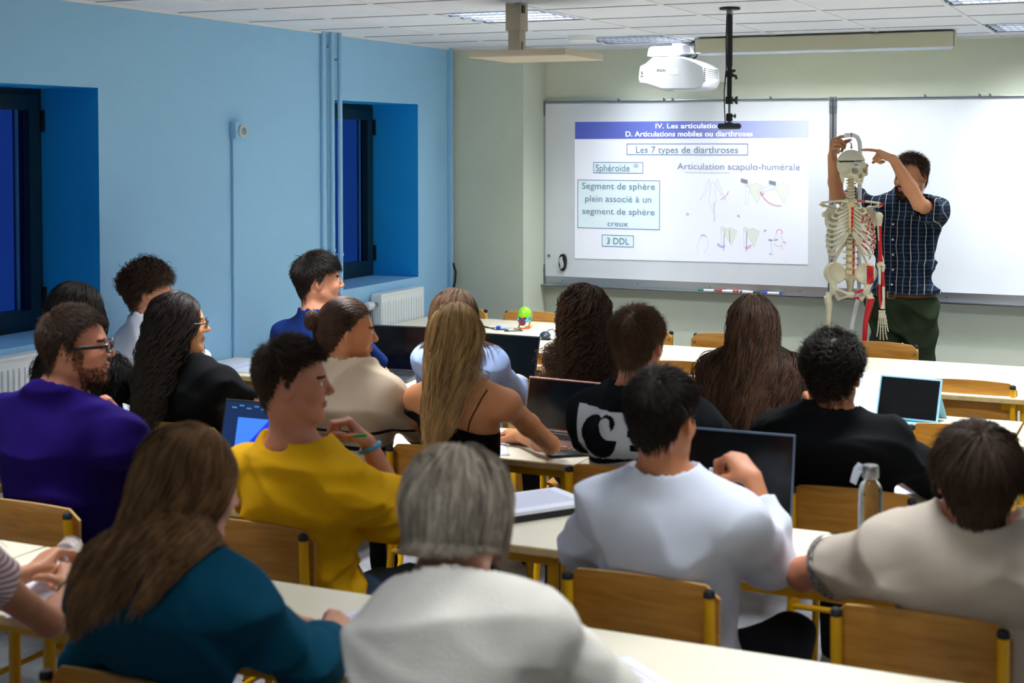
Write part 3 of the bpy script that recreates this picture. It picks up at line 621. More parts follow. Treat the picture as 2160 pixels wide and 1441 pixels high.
def surf(F,lo,hi,h,B=8,margin=1.25):
    """surface nets over the sparse blocks that the surface crosses"""
    lo=np.array(lo,float); n=(np.ceil((np.array(hi)-lo)/h/B)).astype(int)
    bc=np.stack(np.meshgrid(*[np.arange(k) for k in n],indexing='ij'),-1).reshape(-1,3)
    ctr=(lo+(bc+.5)*B*h).astype(f32); dc=F.ev(ctr)
    D=np.repeat(np.repeat(np.repeat(np.where(dc>0,1,-1).astype(f32).reshape(n),B,0),B,1),B,2)
    act=bc[np.abs(dc)<B*h*.87*margin+.01]
    g=np.stack(np.meshgrid(*[np.arange(B)]*3,indexing='ij'),-1).reshape(-1,3)
    for c0 in range(0,len(act),600):
        idx=(act[c0:c0+600][:,None,:]*B+g[None]).reshape(-1,3)
        D[idx[:,0],idx[:,1],idx[:,2]]=F.ev((lo+idx*h).astype(f32))
    S=D<0; nx,ny,nz=D.shape
    c=np.zeros((nx-1,ny-1,nz-1),np.int8)
    for i in (0,1):
        for j in (0,1):
            for k in (0,1): c+=S[i:nx-1+i,j:ny-1+j,k:nz-1+k]
    cell=np.argwhere((c>0)&(c<8)); N=len(cell)
    if N==0: return np.zeros((0,3)),np.zeros((0,4),int)
    vid=-np.ones(c.shape,np.int32); vid[cell[:,0],cell[:,1],cell[:,2]]=np.arange(N)
    cor=[(i,j,k) for i in (0,1) for j in (0,1) for k in (0,1)]
    val=np.stack([D[cell[:,0]+i,cell[:,1]+j,cell[:,2]+k] for i,j,k in cor],1)
    acc=np.zeros((N,3)); cnt=np.zeros(N)
    for a in range(8):
        for b in range(a+1,8):
            if sum(abs(cor[a][q]-cor[b][q]) for q in range(3))!=1: continue
            m=(val[:,a]<0)!=(val[:,b]<0); t=val[m,a]/(val[m,a]-val[m,b])
            acc[m]+=np.array(cor[a])+t[:,None]*(np.array(cor[b])-np.array(cor[a])); cnt[m]+=1
    V=lo+(cell+acc/cnt[:,None])*h; Fs=[]
    for ax in range(3):
        sl0=[slice(1,-1)]*3; sl0[ax]=slice(0,-1); sl1=list(sl0); sl1[ax]=slice(1,None)
        A=S[tuple(sl0)]; Bb=S[tuple(sl1)]; e=np.argwhere(A!=Bb)
        if len(e)==0: continue
        o=np.ones(3,int); o[ax]=0; e=e+o; u,v=[(1,2),(2,0),(0,1)][ax]
        def at(du,dv): q=e.copy(); q[:,u]-=du; q[:,v]-=dv; return vid[q[:,0],q[:,1],q[:,2]]
        quad=np.stack([at(1,1),at(0,1),at(0,0),at(1,0)],1)
        fl=S[e[:,0],e[:,1],e[:,2]]; quad[~fl]=quad[~fl][:,::-1]; Fs.append(quad)
    Fq=np.concatenate(Fs); Fq=Fq[(Fq>=0).all(1)]
    return V,Fq
def skin(name,F,lo,hi,h,mats,parent,off,zone=None,smooth_it=1,disp=None):
    V,Q=surf(F,lo,hi,h)
    if smooth_it:   # light laplacian relaxation against voxel stepping
        for _ in range(smooth_it):
            A=np.zeros_like(V); C=np.zeros(len(V))
            for k in range(4):
                a,b=Q[:,k],Q[:,(k+1)%4]; np.add.at(A,a,V[b]); np.add.at(A,b,V[a]); np.add.at(C,a,1); np.add.at(C,b,1)
            V=V*.5+.5*A/np.maximum(C,1)[:,None]
    fm=None
    if zone is not None: fm=zone(V[Q].mean(1))
    me=raw_mesh(name,V-np.array(off),Q.astype(np.int32),mats,fm)
    return link(name,me,parent)
# ---------------------------------------------------------------- hair
def hair_mat(name,c1,c2,rough=.42):
    m=mat(name,c1,rough+.12,spec=.22); nt=m.node_tree; b=nt.nodes['Principled BSDF']; L=nt.links
    g=nt.nodes.new('ShaderNodeNewGeometry'); r=nt.nodes.new('ShaderNodeValToRGB')
    r.color_ramp.elements[0].color=lin(c2); r.color_ramp.elements[1].color=lin(c1)
    tc=nt.nodes.new('ShaderNodeTexCoord'); mp=nt.nodes.new('ShaderNodeMapping'); mp.inputs['Scale'].default_value=(28,28,5)
    n=nt.nodes.new('ShaderNodeTexNoise'); n.inputs['Scale'].default_value=1; n.inputs['Detail'].default_value=2
    L.new(tc.outputs['Object'],mp.inputs[0]); L.new(mp.outputs[0],n.inputs['Vector'])
    mx=nt.nodes.new('ShaderNodeMath'); mx.operation='MULTIPLY_ADD'; mx.inputs[1].default_value=.55; L.new(g.outputs['Random Per Island'],mx.inputs[0])
    m2=nt.nodes.new('ShaderNodeMapRange'); m2.inputs[1].default_value=.3; m2.inputs[2].default_value=.7; m2.inputs[4].default_value=.45; L.new(n.outputs[0],m2.inputs[0]); L.new(m2.outputs[0],mx.inputs[2])
    L.new(mx.outputs[0],r.inputs[0]); L.new(r.outputs[0],b.inputs['Base Color'])
    return m
def tubes(P,rad,sides=3):
    """P (N,S,3) strand points, rad (N,S) -> verts, quads"""
    N,S,_=P.shape; T=np.zeros_like(P); T[:,1:-1]=P[:,2:]-P[:,:-2]; T[:,0]=P[:,1]-P[:,0]; T[:,-1]=P[:,-1]-P[:,-2]
    T/=np.linalg.norm(T,axis=2)[...,None]+1e-9
    ref=np.array((.31,.83,.46)); u=np.cross(T,ref); u/=np.linalg.norm(u,axis=2)[...,None]+1e-9; w=np.cross(T,u)
    V=np.stack([P+rad[...,None]*(u*math.cos(2*math.pi*j/sides)+w*math.sin(2*math.pi*j/sides)) for j in range(sides)],2).reshape(-1,3)
    i=np.arange(N)[:,None,None]; s=np.arange(S-1)[None,:,None]; j=np.arange(sides)[None,None,:]; jn=(j+1)%sides
    a=(i*S+s)*sides; F=np.stack(np.broadcast_arrays(a+j,a+jn,a+sides+jn,a+sides+j),-1).reshape(-1,4)
    return V,F
def hairline(phi,sty):
    """lowest local height of hair by angle from the face (0) to the nape (180)"""
    return np.interp(phi,[0,35,62,74,86,98,115,140,180],sty)
LINES=dict(short=[.075,.070,.052,.018,-.005,.026,-.018,-.042,-.050],high=[.084,.080,.066,.016,-.024,.026,-.018,-.040,-.048],long=[.075,.068,.050,.030,.012,.0,-.035,-.055,-.07],fringe=[.05,.05,.04,.012,-.01,.0,-.03,-.055,-.072])
def hair(name,H,R,mt,parent,off,body,kind='short',N=2600,L=.05,r=.0011,curl=0,wave=.03,lift=.35,comb=(0,1,0),thick=.012,line=None,part=0.,gather=None,seed=1,S=9,Lvar=.25,target=None,tlen=0,sides=3,shrink=1.,fall=1.,scalp_s=.985,ztip=None,to=None,headF=None):
    rg=np.random.default_rng(seed); H=np.array(H,float)
    if kind!='long' and to is None: N=int(N*1.4); r=r*.82
    c0=H+R@np.array((0,-.012,.030)); rad=np.array((.080,.0995,.094))*scalp_s
    ln=LINES[line or ('long' if kind=='long' else 'short')]
    Q=rg.normal(size=(N*6,3)); Q/=np.linalg.norm(Q,axis=1)[:,None]
    P=Q*rad; zl=P[:,2]+.030; phi=np.degrees(np.abs(np.arctan2(P[:,0],P[:,1]+.0)))
    ok=zl>hairline(phi,ln)+rg.normal(size=len(P))*.003
    P=P[ok][:N]; Q=P/rad; nl=P/rad**2; nl/=np.linalg.norm(nl,axis=1)[:,None]; n=len(P)
    # initial direction on the head
    if kind=='long':
        sgn=np.sign(P[:,0]-part); fw=np.clip((P[:,1]+.03)/.06,.08,1); d=np.stack([sgn*.75*fw,-.35-.6*(P[:,1]<.02),-.25-.3*(1-fw)],1)
        d[:,0]*=np.clip(np.abs(P[:,0]-part)/.03+.35,0,1)
    else:
        cr=np.array((.01,-.055,.085)); d=P-cr; d=d-.0*nl; d/=np.linalg.norm(d,axis=1)[:,None]; d=d*.8+np.array(comb)*.8+np.array((0,0,-.25))
        low=(P[:,2]<.015); d[low]=np.array((0,-.75,-.65)); nape=(phi[ok][:N]>118)&(P[:,2]<.03); d[nape]=np.array((0,.0,-1.))
        if to is not None: d=np.array(to)-P
    d=d-nl*(d*nl).sum(1)[:,None]; d/=np.linalg.norm(d,axis=1)[:,None]+1e-9; d=d+nl*lift*(1+.5*rg.normal(size=(n,1))); d/=np.linalg.norm(d,axis=1)[:,None]
    d=d+.12*rg.normal(size=(n,3)) if kind!='long' else d+.04*rg.normal(size=(n,3))
    p=(c0+P@R.T); d=d@R.T; root=p.copy(); Ls=L*(1+Lvar*(rg.random(n)-.5)*2)
    if ztip is not None: Ls=np.maximum(.012,(root[:,2]-ztip)*1.06+.03*np.clip(nl[:,2],0,1)+.05*np.clip(P[:,1]/.09,0,1))*(1+Lvar*(rg.random(n)-.7))
    if to is not None: Ls=np.linalg.norm(np.array(to)-P,axis=1)*1.05
    if kind!='long':
        zf=P[:,2]+.03; top=np.clip((zf-.0)/.09,.10,1); Ls=Ls*(shrink+(1-shrink)*top) if shrink<1 else Ls; Ls=np.where((phi[ok][:N]>118)&(zf<.05)&(to is None),np.maximum(Ls,.017*(.7+.6*rg.random(n))),Ls)
    keep=np.ones(n,bool) if ztip is None else root[:,2]>ztip+.02
    p,d,root,Ls,P,nl=p[keep],d[keep],root[keep],Ls[keep],P[keep],nl[keep]; n=len(p)
    def outw(p,lim):
        if headF is None: return p
        d_=headF.ev(p.astype(f32)); q_=(p-c0)@R/rad**2; q_/=np.linalg.norm(q_,axis=1)[:,None]; return p+(q_@R.T)*(np.clip(lim-d_,0,.02)*(np.linalg.norm(p-H,axis=1)<.155))[:,None]
    p=outw(outw(p,.001),.001); root=p.copy()
    off_h=thick*(.15+.85*rg.random(n)); pts=[p.copy()]; g=np.array((0,0,-1.))
    for s in range(1,S):
        t=s/(S-1); ds=(Ls/(S-1))[:,None]
        if to is not None: d=d*.6+.4*((np.array(to)@R.T+c0)-p)/(np.linalg.norm((np.array(to)@R.T+c0)-p,axis=1)[:,None]+1e-6)
        if kind=='long':
            q=(p-c0)@R; below=np.clip((.03-q[:,2])/.05,0,1)[:,None]
            d=d*(1-.30*fall)+g*(.30*fall+.15*below)
            if target is not None:
                tg=np.array(target)-p; tg[:,2]=0; d=d+tg*tlen*below
        else:
            d=d+g*.06*(L/.05)
        d/=np.linalg.norm(d,axis=1)[:,None]+1e-9; p=p+d*ds
        # keep outside the head
        q=(p-c0)@R; rr=rad+ (off_h*min(1,t*2.5+.15))[:,None]; k0=np.linalg.norm(q/rr,axis=1)
        m=k0<1; q[m]=q[m]/k0[m][:,None]; pn=c0+q@R.T
        if m.any():
            nn=(q/rr**2); nn/=np.linalg.norm(nn,axis=1)[:,None]; nw=nn@R.T; dn=(d*nw).sum(1)
            mm=m&(dn<0); d[mm]-=nw[mm]*dn[mm][:,None]
        p=pn
        if headF is not None and (kind!='long' or s<6): p=outw(p,.001+off_h*min(1,t*2)*.6)
        if body is not None and kind=='long':
            bd=body.ev(p.astype(f32)); lim=.004+off_h*.8; m=bd<lim
            if m.any():
                gr=body.grad(p[m].astype(f32)); p[m]+=gr*(lim[m]-bd[m])[:,None]; dn=(d[m]*gr).sum(1); dd=d[m]; k=dn<0; dd[k]-=gr[k]*dn[k][:,None]; d[m]=dd
        pts.append(p.copy())
    A=np.stack(pts,1); t=np.linspace(0,1,S)
    if curl:
        ph=rg.random(n)*6.28; 
        if kind=='long': # neighbouring strands share their wave so that locks form
            ph=(np.floor(root[:,0]*60)*2.4+np.floor(root[:,1]*50)*1.7+np.floor(root[:,2]*40)*3.1)+rg.normal(size=n)*.35
        w=2*math.pi*Ls[:,None]*t[None]/wave; amp=curl*np.clip(t*2.2,0,1)[None]*(.6+.8*rg.random(n))[:,None]
        u=np.cross(A[:,-1]-A[:,0],(.2,.9,.1)); u/=np.linalg.norm(u,axis=1)[:,None]+1e-9; v=np.cross(A[:,-1]-A[:,0],u); v/=np.linalg.norm(v,axis=1)[:,None]+1e-9
        A=A+amp[...,None]*(np.cos(w+ph[:,None])[...,None]*u[:,None]+np.sin(w+ph[:,None])[...,None]*v[:,None])
    rd=r*(1-.75*t[None]**2)*(.7+.6*rg.random(n))[:,None]
    V,F=tubes(A,rd,sides)
    # cap over the scalp beneath the strands
    th=np.linspace(0,math.pi,40); ph=np.linspace(0,2*math.pi,64,endpoint=False); G=np.stack([np.outer(np.sin(th),np.cos(ph)),np.outer(np.sin(th),np.sin(ph)),np.outer(np.cos(th),np.ones(64))],-1)
    C=G*(rad+.0008); cc=C.reshape(-1,3); q=[]
    for i in range(39):
        for j in range(64):
            a,b,c,e=i*64+j,(i+1)*64+j,(i+1)*64+(j+1)%64,i*64+(j+1)%64; m=(cc[a]+cc[c])/2
            if m[2]+.03>hairline(math.degrees(abs(math.atan2(m[0],m[1]))),ln)+.003: q.append((a,b,c,e))
    CV=c0+cc@R.T
    if headF is not None: CV=outw(outw(CV,.0006),.0006)
    V2=np.concatenate([V,CV]); F2=np.concatenate([F,np.array(q)+len(V)])
    me=raw_mesh(name,V2-np.array(off),F2,mt); return link(name,me,parent)
def beard(name,bodyobj,H,R,mt,parent,off,sel,N=1500,L=.008,r=.0006,seed=3,down=.6):
    rg=np.random.default_rng(seed); me=bodyobj.data; V=np.zeros(len(me.vertices)*3,f32); me.vertices.foreach_get('co',V); V=V.reshape(-1,3)+np.array(off)
    Nn=np.zeros(len(me.vertices)*3,f32); me.vertices.foreach_get('normal',Nn); Nn=Nn.reshape(-1,3)
    q=(V-np.array(H))@R; idx=np.where(sel(q)&(np.linalg.norm(q,axis=1)<.15))[0]
    if len(idx)==0: return None
    idx=rg.choice(idx,N); p=V[idx]+rg.normal(size=(N,3))*.0015; n=Nn[idx]; dn=R@np.array((0,0.1,-1)); d=n*.6+dn*down+.25*rg.normal(size=(N,3)); d/=np.linalg.norm(d,axis=1)[:,None]
    t=np.linspace(0,1,4); A=p[:,None]+d[:,None]*(t*L)[None,:,None]-n[:,None]*.0005; Vt,F=tubes(A,np.ones((N,4))*r*(1-.6*t)[None])
    return link(name,raw_mesh(name,Vt-np.array(off),F,mt),parent)
# ---------------------------------------------------------------- people
def headR(yaw,pitch=0,roll=0):
    return rotz(-math.radians(yaw))@rotx(math.radians(pitch))@roty(math.radians(roll))
def add_head(F,H,R,s=1.,fem=False):
    L=lambda x,y,z: H+R@(np.array((x,y,z))*s); j=.92 if fem else 1
    F.ell(L(0,-.012,.030),np.array((.0765,.096,.0905))*s,R,k=.03)
    F.ell(L(0,-.050,-.022),np.array((.056,.042,.058))*s,R,k=.03)
    F.ell(L(0,.028,-.022),np.array((.060*j,.066,.088))*s,R,k=.03)
    for q in (-1,1):
        F.cone(L(q*.052*j,-.002,-.052),L(q*.018*j,.066,-.096),.020*s,.016*s,k=.03); F.ell(L(q*.036,.063,-.028),np.array((.024,.022,.024))*s,R,k=.02)
    F.ell(L(0,.076,-.100),np.array((.021*j,.016,.016))*s,R,k=.02); F.cone(L(-.030,.078,.020),L(.030,.078,.020),.011*s,k=.015)
    F.cone(L(0,.088,.014),L(0,.112,-.026),.006*s,.0095*s,k=.010)
    for q in (-1,1): F.ell(L(q*.010,.103,-.031),np.array((.0075,.009,.007))*s,R,k=.006)
    for q in (-1,1): F.ell(L(q*.031,.092,.002),np.array((.015,.012,.010))*s,R,k=.010,op='-'); F.ell(L(q*.031,.079,.002),np.array((.0125,.0125,.0115))*s,R,k=.003)
    F.ell(L(0,.090,-.0575),np.array((.021,.012,.0055))*s,R,k=.004); F.ell(L(0,.088,-.0675),np.array((.018,.012,.0065))*s,R,k=.004)
    F.ell(L(0,.103,-.062),np.array((.018,.008,.0012))*s,R,k=.003,op='-')
    for q in (-1,1):
        Re=R@rotz(q*.35)@rotx(-.15)
        F.ell(L(q*.081,-.010,-.008),np.array((.0075,.019,.031))*s,Re,k=.006); F.ell(L(q*.088,-.004,-.004),np.array((.006,.010,.018))*s,Re,k=.003,op='-')
        F.ell(L(q*.083,-.001,-.012),np.array((.005,.006,.008))*s,Re,k=.003)
FL=[(.044,.027,.021),(.048,.031,.022),(.044,.029,.022),(.034,.021,.019)]; FR=[.0088,.0090,.0085,.0075]; LAT=[.027,.009,-.009,-.026]; KN=[.086,.089,.084,.076]
def add_hand(F,W,D,B,right=True,curl=((20,25,15),)*4,spread=(6,1,-4,-9),thumb=(35,20,15),tout=.75,tdown=.35,s=1.):
    """W wrist, D direction wrist->knuckles, B back-of-hand normal; returns finger tips"""
    u=nrm(D); b=nrm(np.array(B)-u*np.dot(B,u)); r=np.cross(b,u)*(1 if right else -1); W=np.array(W,float); tips=[]
    KPs=[W+(u*KN[i]*.97+r*LAT[i]-b*.002*abs(i-1.2))*s for i in range(4)]
    for i in range(4): F.cone(W+(u*.012+r*LAT[i]*.62)*s,KPs[i],.0145*s,.0112*s,k=.012)
    F.ell(W+(u*.035+r*.02-b*.012)*s,np.array((.018,.028,.014))*s,np.stack([r,u,b],1),k=.015)
    for i in range(4):
        p=KPs[i]; a=0; d0=nrm(u*math.cos(math.radians(spread[i]))+r*math.sin(math.radians(spread[i]))); rr=FR[i]*s
        for q in range(3):
            a+=curl[i][q]; ar=math.radians(a); d=d0*math.cos(ar)-b*math.sin(ar); e=p+d*FL[i][q]*s
            F.cone(p,e,rr,rr*.93,k=.0045 if q else .007); p=e; rr*=.93
        tips.append(p)
    p=W+(u*.022+r*.026-b*.008)*s; d=nrm(u*.75+r*tout-b*tdown); rr=.0125*s; a=0; ax=nrm(-r*.8-b*.5+u*.2)
    for q,ln in enumerate((.042,.031,.026)):
        e=p+d*ln*s; F.cone(p,e,rr,rr*.9,k=.007); p=e; rr*=.88
        an=math.radians(thumb[q]); d=nrm(d*math.cos(an)+ax*math.sin(an))
    tips.append(p); return tips
SKINS={}
def skin_mat(n,c): return mat('skin_'+n,c,.5,spec=.4,sub=.12,var=.10,vscale=25,bump=.08,bscale=260)
def cloth(n,c,rough=.9,bump=.25,bs=420,var=.06): return mat('cloth_'+n,c,rough,spec=.12,bump=bump,bscale=bs,var=var,vscale=12)
def folds(amp,seed,zc=None,dirs=7,scale=1.):
    """creases of cloth: narrow warped ridges that come and go"""
    rg=np.random.default_rng(seed); W=[]
    for i in range(dirs):
        v=rg.normal(size=3); v[2]=abs(v[2])*1.3+.4; v=v/np.linalg.norm(v)*(22+20*rg.random())*scale; mk=rg.normal(size=3)*7
        W.append((v.astype(f32),rg.random()*6.28,mk.astype(f32),rg.random()*6.28,.6+.6*rg.random()))
    def f(P,d):
        w=P+.035*np.sin(P[:,[1,2,0]]*8+seed)+.012*np.sin(P[:,[2,0,1]]*23+seed*2); m=np.zeros(len(P),f32)
        for v,p,mk,q,a in W:
            r=(1-np.abs(np.sin(.5*(w@v)+p)))**1.7; k=np.clip(np.sin(w@mk+q)*1.4,0,1); m+=a*k*(r-.25)
        return d-amp*1.9*m
    return f
def torso(F,D,o=0.,low=True):
    """D: dict of joints (world). pelvis, N (base of neck), SL, SR, H"""
    pe,N,SL,SR=[np.array(D[k],float) for k in ('pel','N','SL','SR')]; w=D.get('w',1.); bulk=D.get('bulk',1.)
    up=nrm(N-pe); x=nrm((SR-SL)-up*np.dot(SR-SL,up)); y=np.cross(up,x); R=np.stack([x,y,up],1); Lg=np.linalg.norm(N-pe)
    at=lambda t,fy=0.: pe+up*Lg*t+y*fy
    if low: F.ell(at(0,.01),(.165*w+o,.125*bulk+o,.12+o),R,k=.05)
    F.ell(at(.28,.01),(.135*w+o,.100*bulk+o,.15+o),R,k=.06); F.ell(at(.62,.012),(.150*w+o,.108*bulk+o,.19+o),R,k=.06)
    F.ell(at(.80,.004),(.155*w+o,.088*bulk+o,.11+o),R,k=.05)
    for S in (SL,SR):
        F.cone(at(.86,0),S,.058*bulk+o,.046*w+o,k=.045); F.ell(S,(.048*w+o,.050*w+o,.054*w+o),None,k=.035)
    return R,at
def person(name,label,D):
    """D: joints in world coordinates and the look of the person"""
    base=np.array((D['pel'][0],D['pel'][1],0.)); t=thing('person',label,'person',tuple(base))
    s=D.get('hs',.97)
    if 'topz' in D: D['H']=(D['H'][0],D['H'][1],D['topz']-.1205*s-D.get('pad',.012))
    if 'sh' in D:
        for k_ in ('SL','SR','N'):
            if k_ in D: D[k_]=(D[k_][0],D[k_][1]+D['sh'][0],D[k_][2]+D['sh'][1])
        D['pel']=(D['pel'][0],D['pel'][1]+D['sh'][0]+.01,D['pel'][2])
    H=np.array(D['H'],float); R=headR(D.get('yaw',0),D.get('pitch',0),D.get('roll',0)); fem=D.get('fem',False); w=D.get('w',1.)
    sk=skin_mat(*D['skin']); N=np.array(D['N'],float) if 'N' in D else None
    if N is None:
        S=(np.array(D['SL'])+np.array(D['SR']))/2; N=np.array((S[0]*.5+H[0]*.5,S[1]-.01,S[2]+.055)); D['N']=tuple(N)
    F=Fld(); TR,at=torso(F,D,low=False)
    nk=H+R@(np.array((0,-.022,-.055))*s); F.cone(N+np.array((0,.005,-.03)),nk,.056*w,.050*w,k=.045)
    for S,q in ((D['SL'],-1),(D['SR'],1)): F.cone(N*.7+nk*.3,np.array(S)*.62+N*.38+np.array((0,0,.012)),.040*w,.040*w,k=.05)
    T=Fld(); T.it=list(F.it)  # neck + torso, for the clothes
    add_head(F,H,R,s,fem)
    def seatback(F_,m):
        if 'chair' not in D: return
        yc=D['chair']+m
        F_.fn(lambda P,d: (lambda x,h: x*(1-h)+d*h+.02*h*(1-h))(yc-.9*np.maximum(P[:,2]-.80,0)-P[:,1], np.clip(.5-.5*((yc-.9*np.maximum(P[:,2]-.80,0)-P[:,1])-d)/.02,0,1)))
    am=D.get('arm',1.)*(.88 if fem else 1.)
    tips={}
    for side in ('L','R'):
        if 'E'+side not in D: continue
        S,E,Wr=[np.array(D[k+side],float) for k in ('S','E','W')]
        F.cone(S,S*.5+E*.5,.047*am,.042*am,k=.02); F.cone(S*.5+E*.5,E,.042*am,.036*am,k=.02); F.cone(E,E*.65+Wr*.35,.037*am,.038*am,k=.015); F.cone(E*.65+Wr*.35,Wr,.038*am,.0245*am,k=.015)
        if 'hand'+side in D:
            h=D['hand'+side]; Kp=np.array(D['K'+side],float) if 'K'+side in D else Wr+nrm(Wr-E)*.09
            tips[side]=add_hand(F,Wr,Kp-Wr,h['B'],right=(side=='R'),curl=h.get('curl',((25,30,20),)*4),spread=h.get('spread',(6,1,-4,-9)),thumb=h.get('thumb',(20,15,15)),tout=h.get('tout',.7),tdown=h.get('tdown',.35),s=h.get('s',.95 if fem else 1.))
    seatback(F,.045)
    pts=[H+(0,0,.16),H-(0,0,.15),H+(.14,.14,0),H-(.14,.14,0)]+[np.array(D[k],float)+q for k in D if k in('SL','SR','EL','ER','WL','WR','KL','KR','pel','N') for q in ((.13,.13,.13),(-.13,-.13,-.13))]
    lo=np.min(pts,0)-.02; hi=np.max(pts,0)+.02
    if 'handL' in D or 'handR' in D: lo-=.05; hi+=.05
    lo[2]=max(lo[2],D['pel'][2]-.02)
    if 'legs' in D: # standing figure: legs belong to the same surface
        for side in ('L','R'):
            a,b,c,e=[np.array(v,float) for v in D['legs'][side]]; F.cone(a,b,.082,.055,k=.04); F.cone(b,c,.055,.036,k=.02); F.cone(c,e,.035,.028,k=.02)
        lo[2]=0.0
    lipm=mat('lips','#b5655c',.5); L_=lambda V:(V-H)@R/s
    def zone(C):
        q=L_(C); m=np.zeros(len(C),int); m[(np.abs(q[:,0])<.021)&(q[:,1]>.088)&(q[:,2]<-.053)&(q[:,2]>-.073)]=1
        e=(np.abs(np.abs(q[:,0])-.031)<.011)&(np.abs(q[:,2]-.002)<.0055)&(q[:,1]>.08); m[e]=2
        e2=(np.abs(np.abs(q[:,0])-.031)<.0045)&(np.abs(q[:,2]-.002)<.0055)&(q[:,1]>.08); m[e2]=3
        b=(np.abs(np.abs(q[:,0])-.031)<.018)&(np.abs(q[:,2]-.0225+.1*np.abs(np.abs(q[:,0])-.02))<.004)&(q[:,1]>.07); m[b]=3
        return m
    body=skin('body',F,lo,hi,D.get('h',.005),[sk,lipm,mat('eye_white','#e8e6e2',.2),mat('dark_brow','#2a1f1a',.7)],t,base,zone)
    # ---- clothes
    G=Fld(); top=D.get('top'); so=D.get('slack',.014)
    torso(G,D,so); 
    if D.get('strap'): pass
    for S in (D['SL'],D['SR']): G.cone(N*.72+nk*.28,np.array(S)*.62+N*.38+np.array((0,0,.012)),.038*w+so*.8,.040*w+so*.9,k=.05)
    nc=D.get('neck',(.062,.02,0.)); nax=nrm(nk-N+np.array((0,.02,0))); Rn=nc[0]; b0=N+nax*(nc[1]-.016)
    if D.get('collar',True) or D.get('topname')=='plaid_shirt': G.cone(N-nax*.03,N+nax*.06,.056*w+.011,.052*w+.010,k=.05)
    bodyF=Fld(); bodyF.it=list(G.it)
    slv=D.get('sleeve',.55); sr=D.get('sleeve_r',.012)
    for side in ('L','R'):
        if 'E'+side not in D: continue
        S,E,Wr=[np.array(D[k+side],float) for k in ('S','E','W')]
        if slv<=1: 
            e=S+(E-S)*slv; rt=.047*am+(.040*am-.047*am)*slv
            G.cone(S,e,.050*am+sr,rt+sr*1.35,k=.03)
        else:
            G.cone(S,S*.5+E*.5,.050*am+sr,.045*am+sr,k=.03); G.cone(S*.5+E*.5,E,.045*am+sr,.040*am+sr*1.2,k=.02); e=E+(Wr-E)*(slv-1); m_=E*.6+Wr*.4
            if slv>1.4: G.cone(E,m_,.041*am+sr*1.2,.040*am+sr,k=.02); G.cone(m_,e,.040*am+sr,.028*am+sr*.9,k=.02)
            else: G.cone(E,e,.041*am+sr,.040*am+sr,k=.02)
    bodyF.it=list(G.it)
    if D.get('fold',.006): G.fn(folds(D.get('fold',.006),D.get('seed',1),scale=D.get('fscale',1.)))
    for fn in D.get('gextra',[]): fn(G,D)
    for side in ('L','R'):
        if 'E'+side not in D: continue
        S,E,Wr=[np.array(D[k+side],float) for k in ('S','E','W')]
        if slv<=1: ax=nrm(E-S); e=S+(E-S)*slv; q0=e-ax*.03; q1=E+ax*.02; rr=.0425*am+.005
        else: ax=nrm(Wr-E); e=E+(Wr-E)*(slv-1); q0=e-ax*.03; q1=Wr+ax*.05; rr=(.030 if slv>1.7 else .038)*am+.004
        # open end: cut flat beyond the hem, hollow it slightly
        def cut(P,d,e=e.astype(f32),ax=ax.astype(f32),rad=.11):
            q=(P-e); h=q@ax; rr_=np.sqrt(np.maximum((q*q).sum(1)-h*h,0)); m=(rr_<rad)&(h>-.02)&(h<.2)
            return np.where(m,np.maximum(d,h),d)
        G.fn(cut) if D.get('cutsleeve',True) else None
        G.cone(q0,q1,rr,rr,k=.004,op='-')
    ny_=TR[:,1].astype(f32); cz=nc[1]
    def topcut(P,d,b=b0.astype(f32),ax=nax.astype(f32),ny_=ny_):
        q=P-b; h=q@ax; r=np.sqrt(np.maximum((q*q).sum(1)-h*h,0)); pl=h-.006+.25*(q@ny_)-2.5*np.maximum(r-.072,0); hol=np.maximum(r-(.056*w+.0055),-(pl+.002)) 
        return np.where((r<.12)&(h>-.08),np.maximum(np.maximum(d,pl),-hol),d)
    G.fn(topcut)
    for fn in D.get('gcut',[]): fn(G,D)
    lo2=lo-.03; hi2=hi+.03; lo2[2]=max(D.get('hem',.45),.0)
    seatback(G,.034)
    hemz=D.get('hem',.47); G.plane((0,0,hemz),(0,0,-1),k=.004,op='&'); lo2[2]=hemz-.03
    hi2[2]=min(hi2[2],max(N[2],D['SL'][2],D['SR'][2],max([D[k][2] for k in ('EL','ER','WL','WR') if k in D] or [0]) if slv>0.3 else 0)+.15)
    shirt=skin(D.get('topname','t_shirt'),G,lo2,hi2,D.get('ch',.0065),D['topmat'] if isinstance(D['topmat'],list) else [D['topmat']],t,base,D.get('topzone'),smooth_it=3)
    if D.get('toplabel'): shirt['label']=D['toplabel']
    if False:
        u_=nrm(TR[:,0]-nax*(TR[:,0]@nax)); v_=np.cross(nax,u_); rs_=np.arange(.03,.14,.0025); P_=[]; rr_=[]
        for a_ in np.linspace(0,2*math.pi,48,endpoint=False):
            dr=u_*math.cos(a_)+v_*math.sin(a_); y_=TR[:,1]; den=(nax@nax)+0; hh=(.006-.25*(dr*rs_[:,None]@y_))/(1+.25*(nax@y_)); pp=b0+dr*rs_[:,None]+nax*hh[:,None]
            ins=np.where(bodyF.ev(pp.astype(f32))<0)[0]; rr_.append(rs_[ins[-1]] if len(ins) else .07)
        rr_=np.array(rr_); rr_=np.minimum(rr_,.095)
        for _ in range(6): rr_=(np.roll(rr_,1)+rr_*2+np.roll(rr_,-1))/4
        for i,a_ in enumerate(np.linspace(0,2*math.pi,48,endpoint=False)):
            dr=u_*math.cos(a_)+v_*math.sin(a_); r_=rr_[i]-.003; P_.append(b0+dr*r_+nax*((.006-.25*r_*(dr@TR[:,1]))/(1+.25*(nax@TR[:,1]))))
        P_.append(P_[0])
